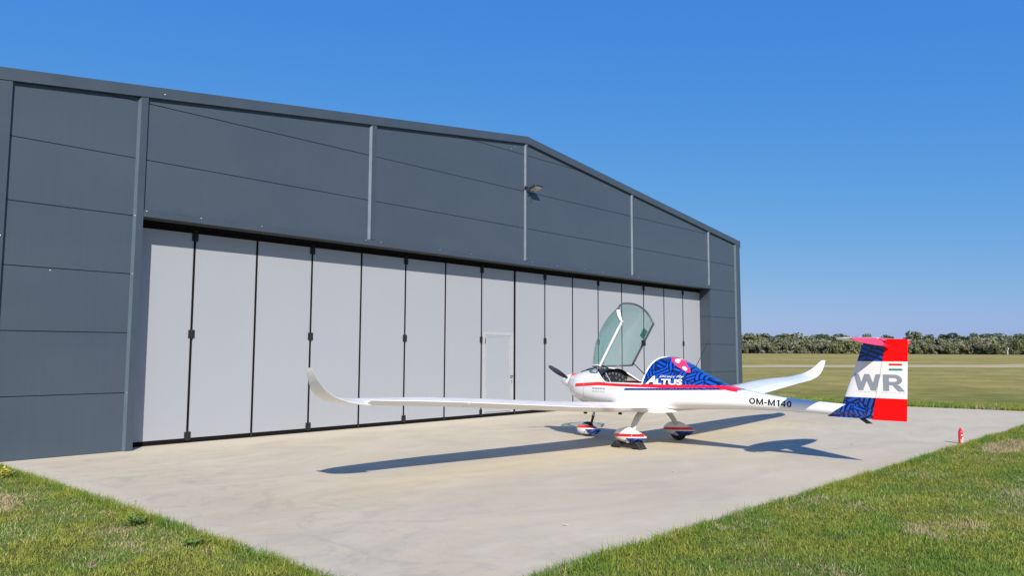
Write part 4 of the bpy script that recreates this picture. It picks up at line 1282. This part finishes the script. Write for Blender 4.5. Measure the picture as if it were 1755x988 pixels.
# longer fringe hanging over the slab edge
r = np.random.default_rng(5)
t = r.uniform(-1.6, 17, 20000); E1 = np.stack([t, slab_near(t) - np.abs(r.normal(0, .05, len(t))) + .02], 1)
t = r.uniform(-9.6, -.2, 9000); E2 = np.stack([slab_left(t) - np.abs(r.normal(0, .05, len(t))) + .02, t], 1)
tag(blades('edge_grass', np.concatenate([E1, E2]), .04, .115, .004, .007, -.05, seed=6, lean=.8), 'longer green grass fringe along the edge of the concrete', 'grass', kind='stuff')
t = r.uniform(-13, 0, 26000); E3 = np.stack([19.98 - .165 * t + np.abs(r.normal(0, .9, len(t))), t], 1)
tag(blades('field_edge_grass', E3, .08, .17, .009, .018, -.1, seed=8), 'grass along the far edge of the concrete apron', 'grass', kind='stuff')

# weeds
def weed(name, loc, label, cat, mat, n, h, spread, leafs, seed, upright=0):
    r = random.Random(seed); e = empty(name, loc, label, cat); ORI[e] = Vector()
    st = MB(); lf = MB()
    for i in range(n):
        a = r.uniform(0, 6.28); q = r.uniform(.2, 1) * spread; hh = h * r.uniform(.5, 1)
        if i < upright: q = .02; hh = h * 2.1
        top = Vector((math.cos(a) * q, math.sin(a) * q, hh)); p0 = Vector((0, 0, -.03))
        st.tube([p0, p0.lerp(top, .5) + Vector((0, 0, hh * .12)), top], [.004, .003, .0015], 5)
        for j in range(leafs):
            t = (j + 1) / leafs; c = p0.lerp(top, t) + Vector((0, 0, hh * .12 * math.sin(t * math.pi)))
            b = r.uniform(0, 6.28); d = Vector((math.cos(b), math.sin(b), r.uniform(-.1, .6))).normalized(); s = r.uniform(.018, .034)
            sd_ = d.cross(Vector((0, 0, 1))).normalized() * s * .45
            lf.add([c, c + d * s + sd_, c + d * s * 2, c + d * s - sd_], [(0, 1, 2, 3)])
    st.build('stem', 'stem_green', e, local=True); lf.build('leaves', mat, e, local=True)
    return e
weed('weed_plant', (-1.86, -5.52, -.02), 'leafy green weed with one upright sprig at the left edge of the concrete', 'weed', 'leaf_green', 16, .10, .16, 9, 1, upright=1)
weed('weed_plant', (-1.78, -6.7, -.02), 'low dark green weed clump in the left lawn near the concrete edge', 'weed', 'leaf_green', 14, .07, .15, 8, 2)
weed('weed_plant', (-2.06, -1.5, -.02), 'yellowish weed tuft by the hangar end of the left lawn', 'weed', 'flower_yellow', 14, .13, .12, 7, 3)
# dry bits lying on the concrete
for i, (x, y) in enumerate([(8.2, -1.1), (9.2, -1.0), (9.0, -1.35), (6.9, -1.8), (5.9, -1.5), (9.6, -8.3), (4.6, -7.6), (1.0, -8.6)]):
    a = random.uniform(0, 3.1); s = random.uniform(.03, .06)
    d = Vector((math.cos(a), math.sin(a), 0)) * s; w_ = Vector((-d.y, d.x, 0)) * .35
    c = Vector((x, y, .004))
    q = [c - d, c + w_ + Vector((0, 0, .008)), c + d + Vector((0, 0, .004)), c - w_]
    o = MB().hull(q, [p + Vector((0, 0, .004)) for p in q]).build('dry_leaf', 'straw_bit')
    tag(o, 'tiny pale dry leaf lying on the concrete apron', 'leaf', 'dry leaves scattered on the apron')
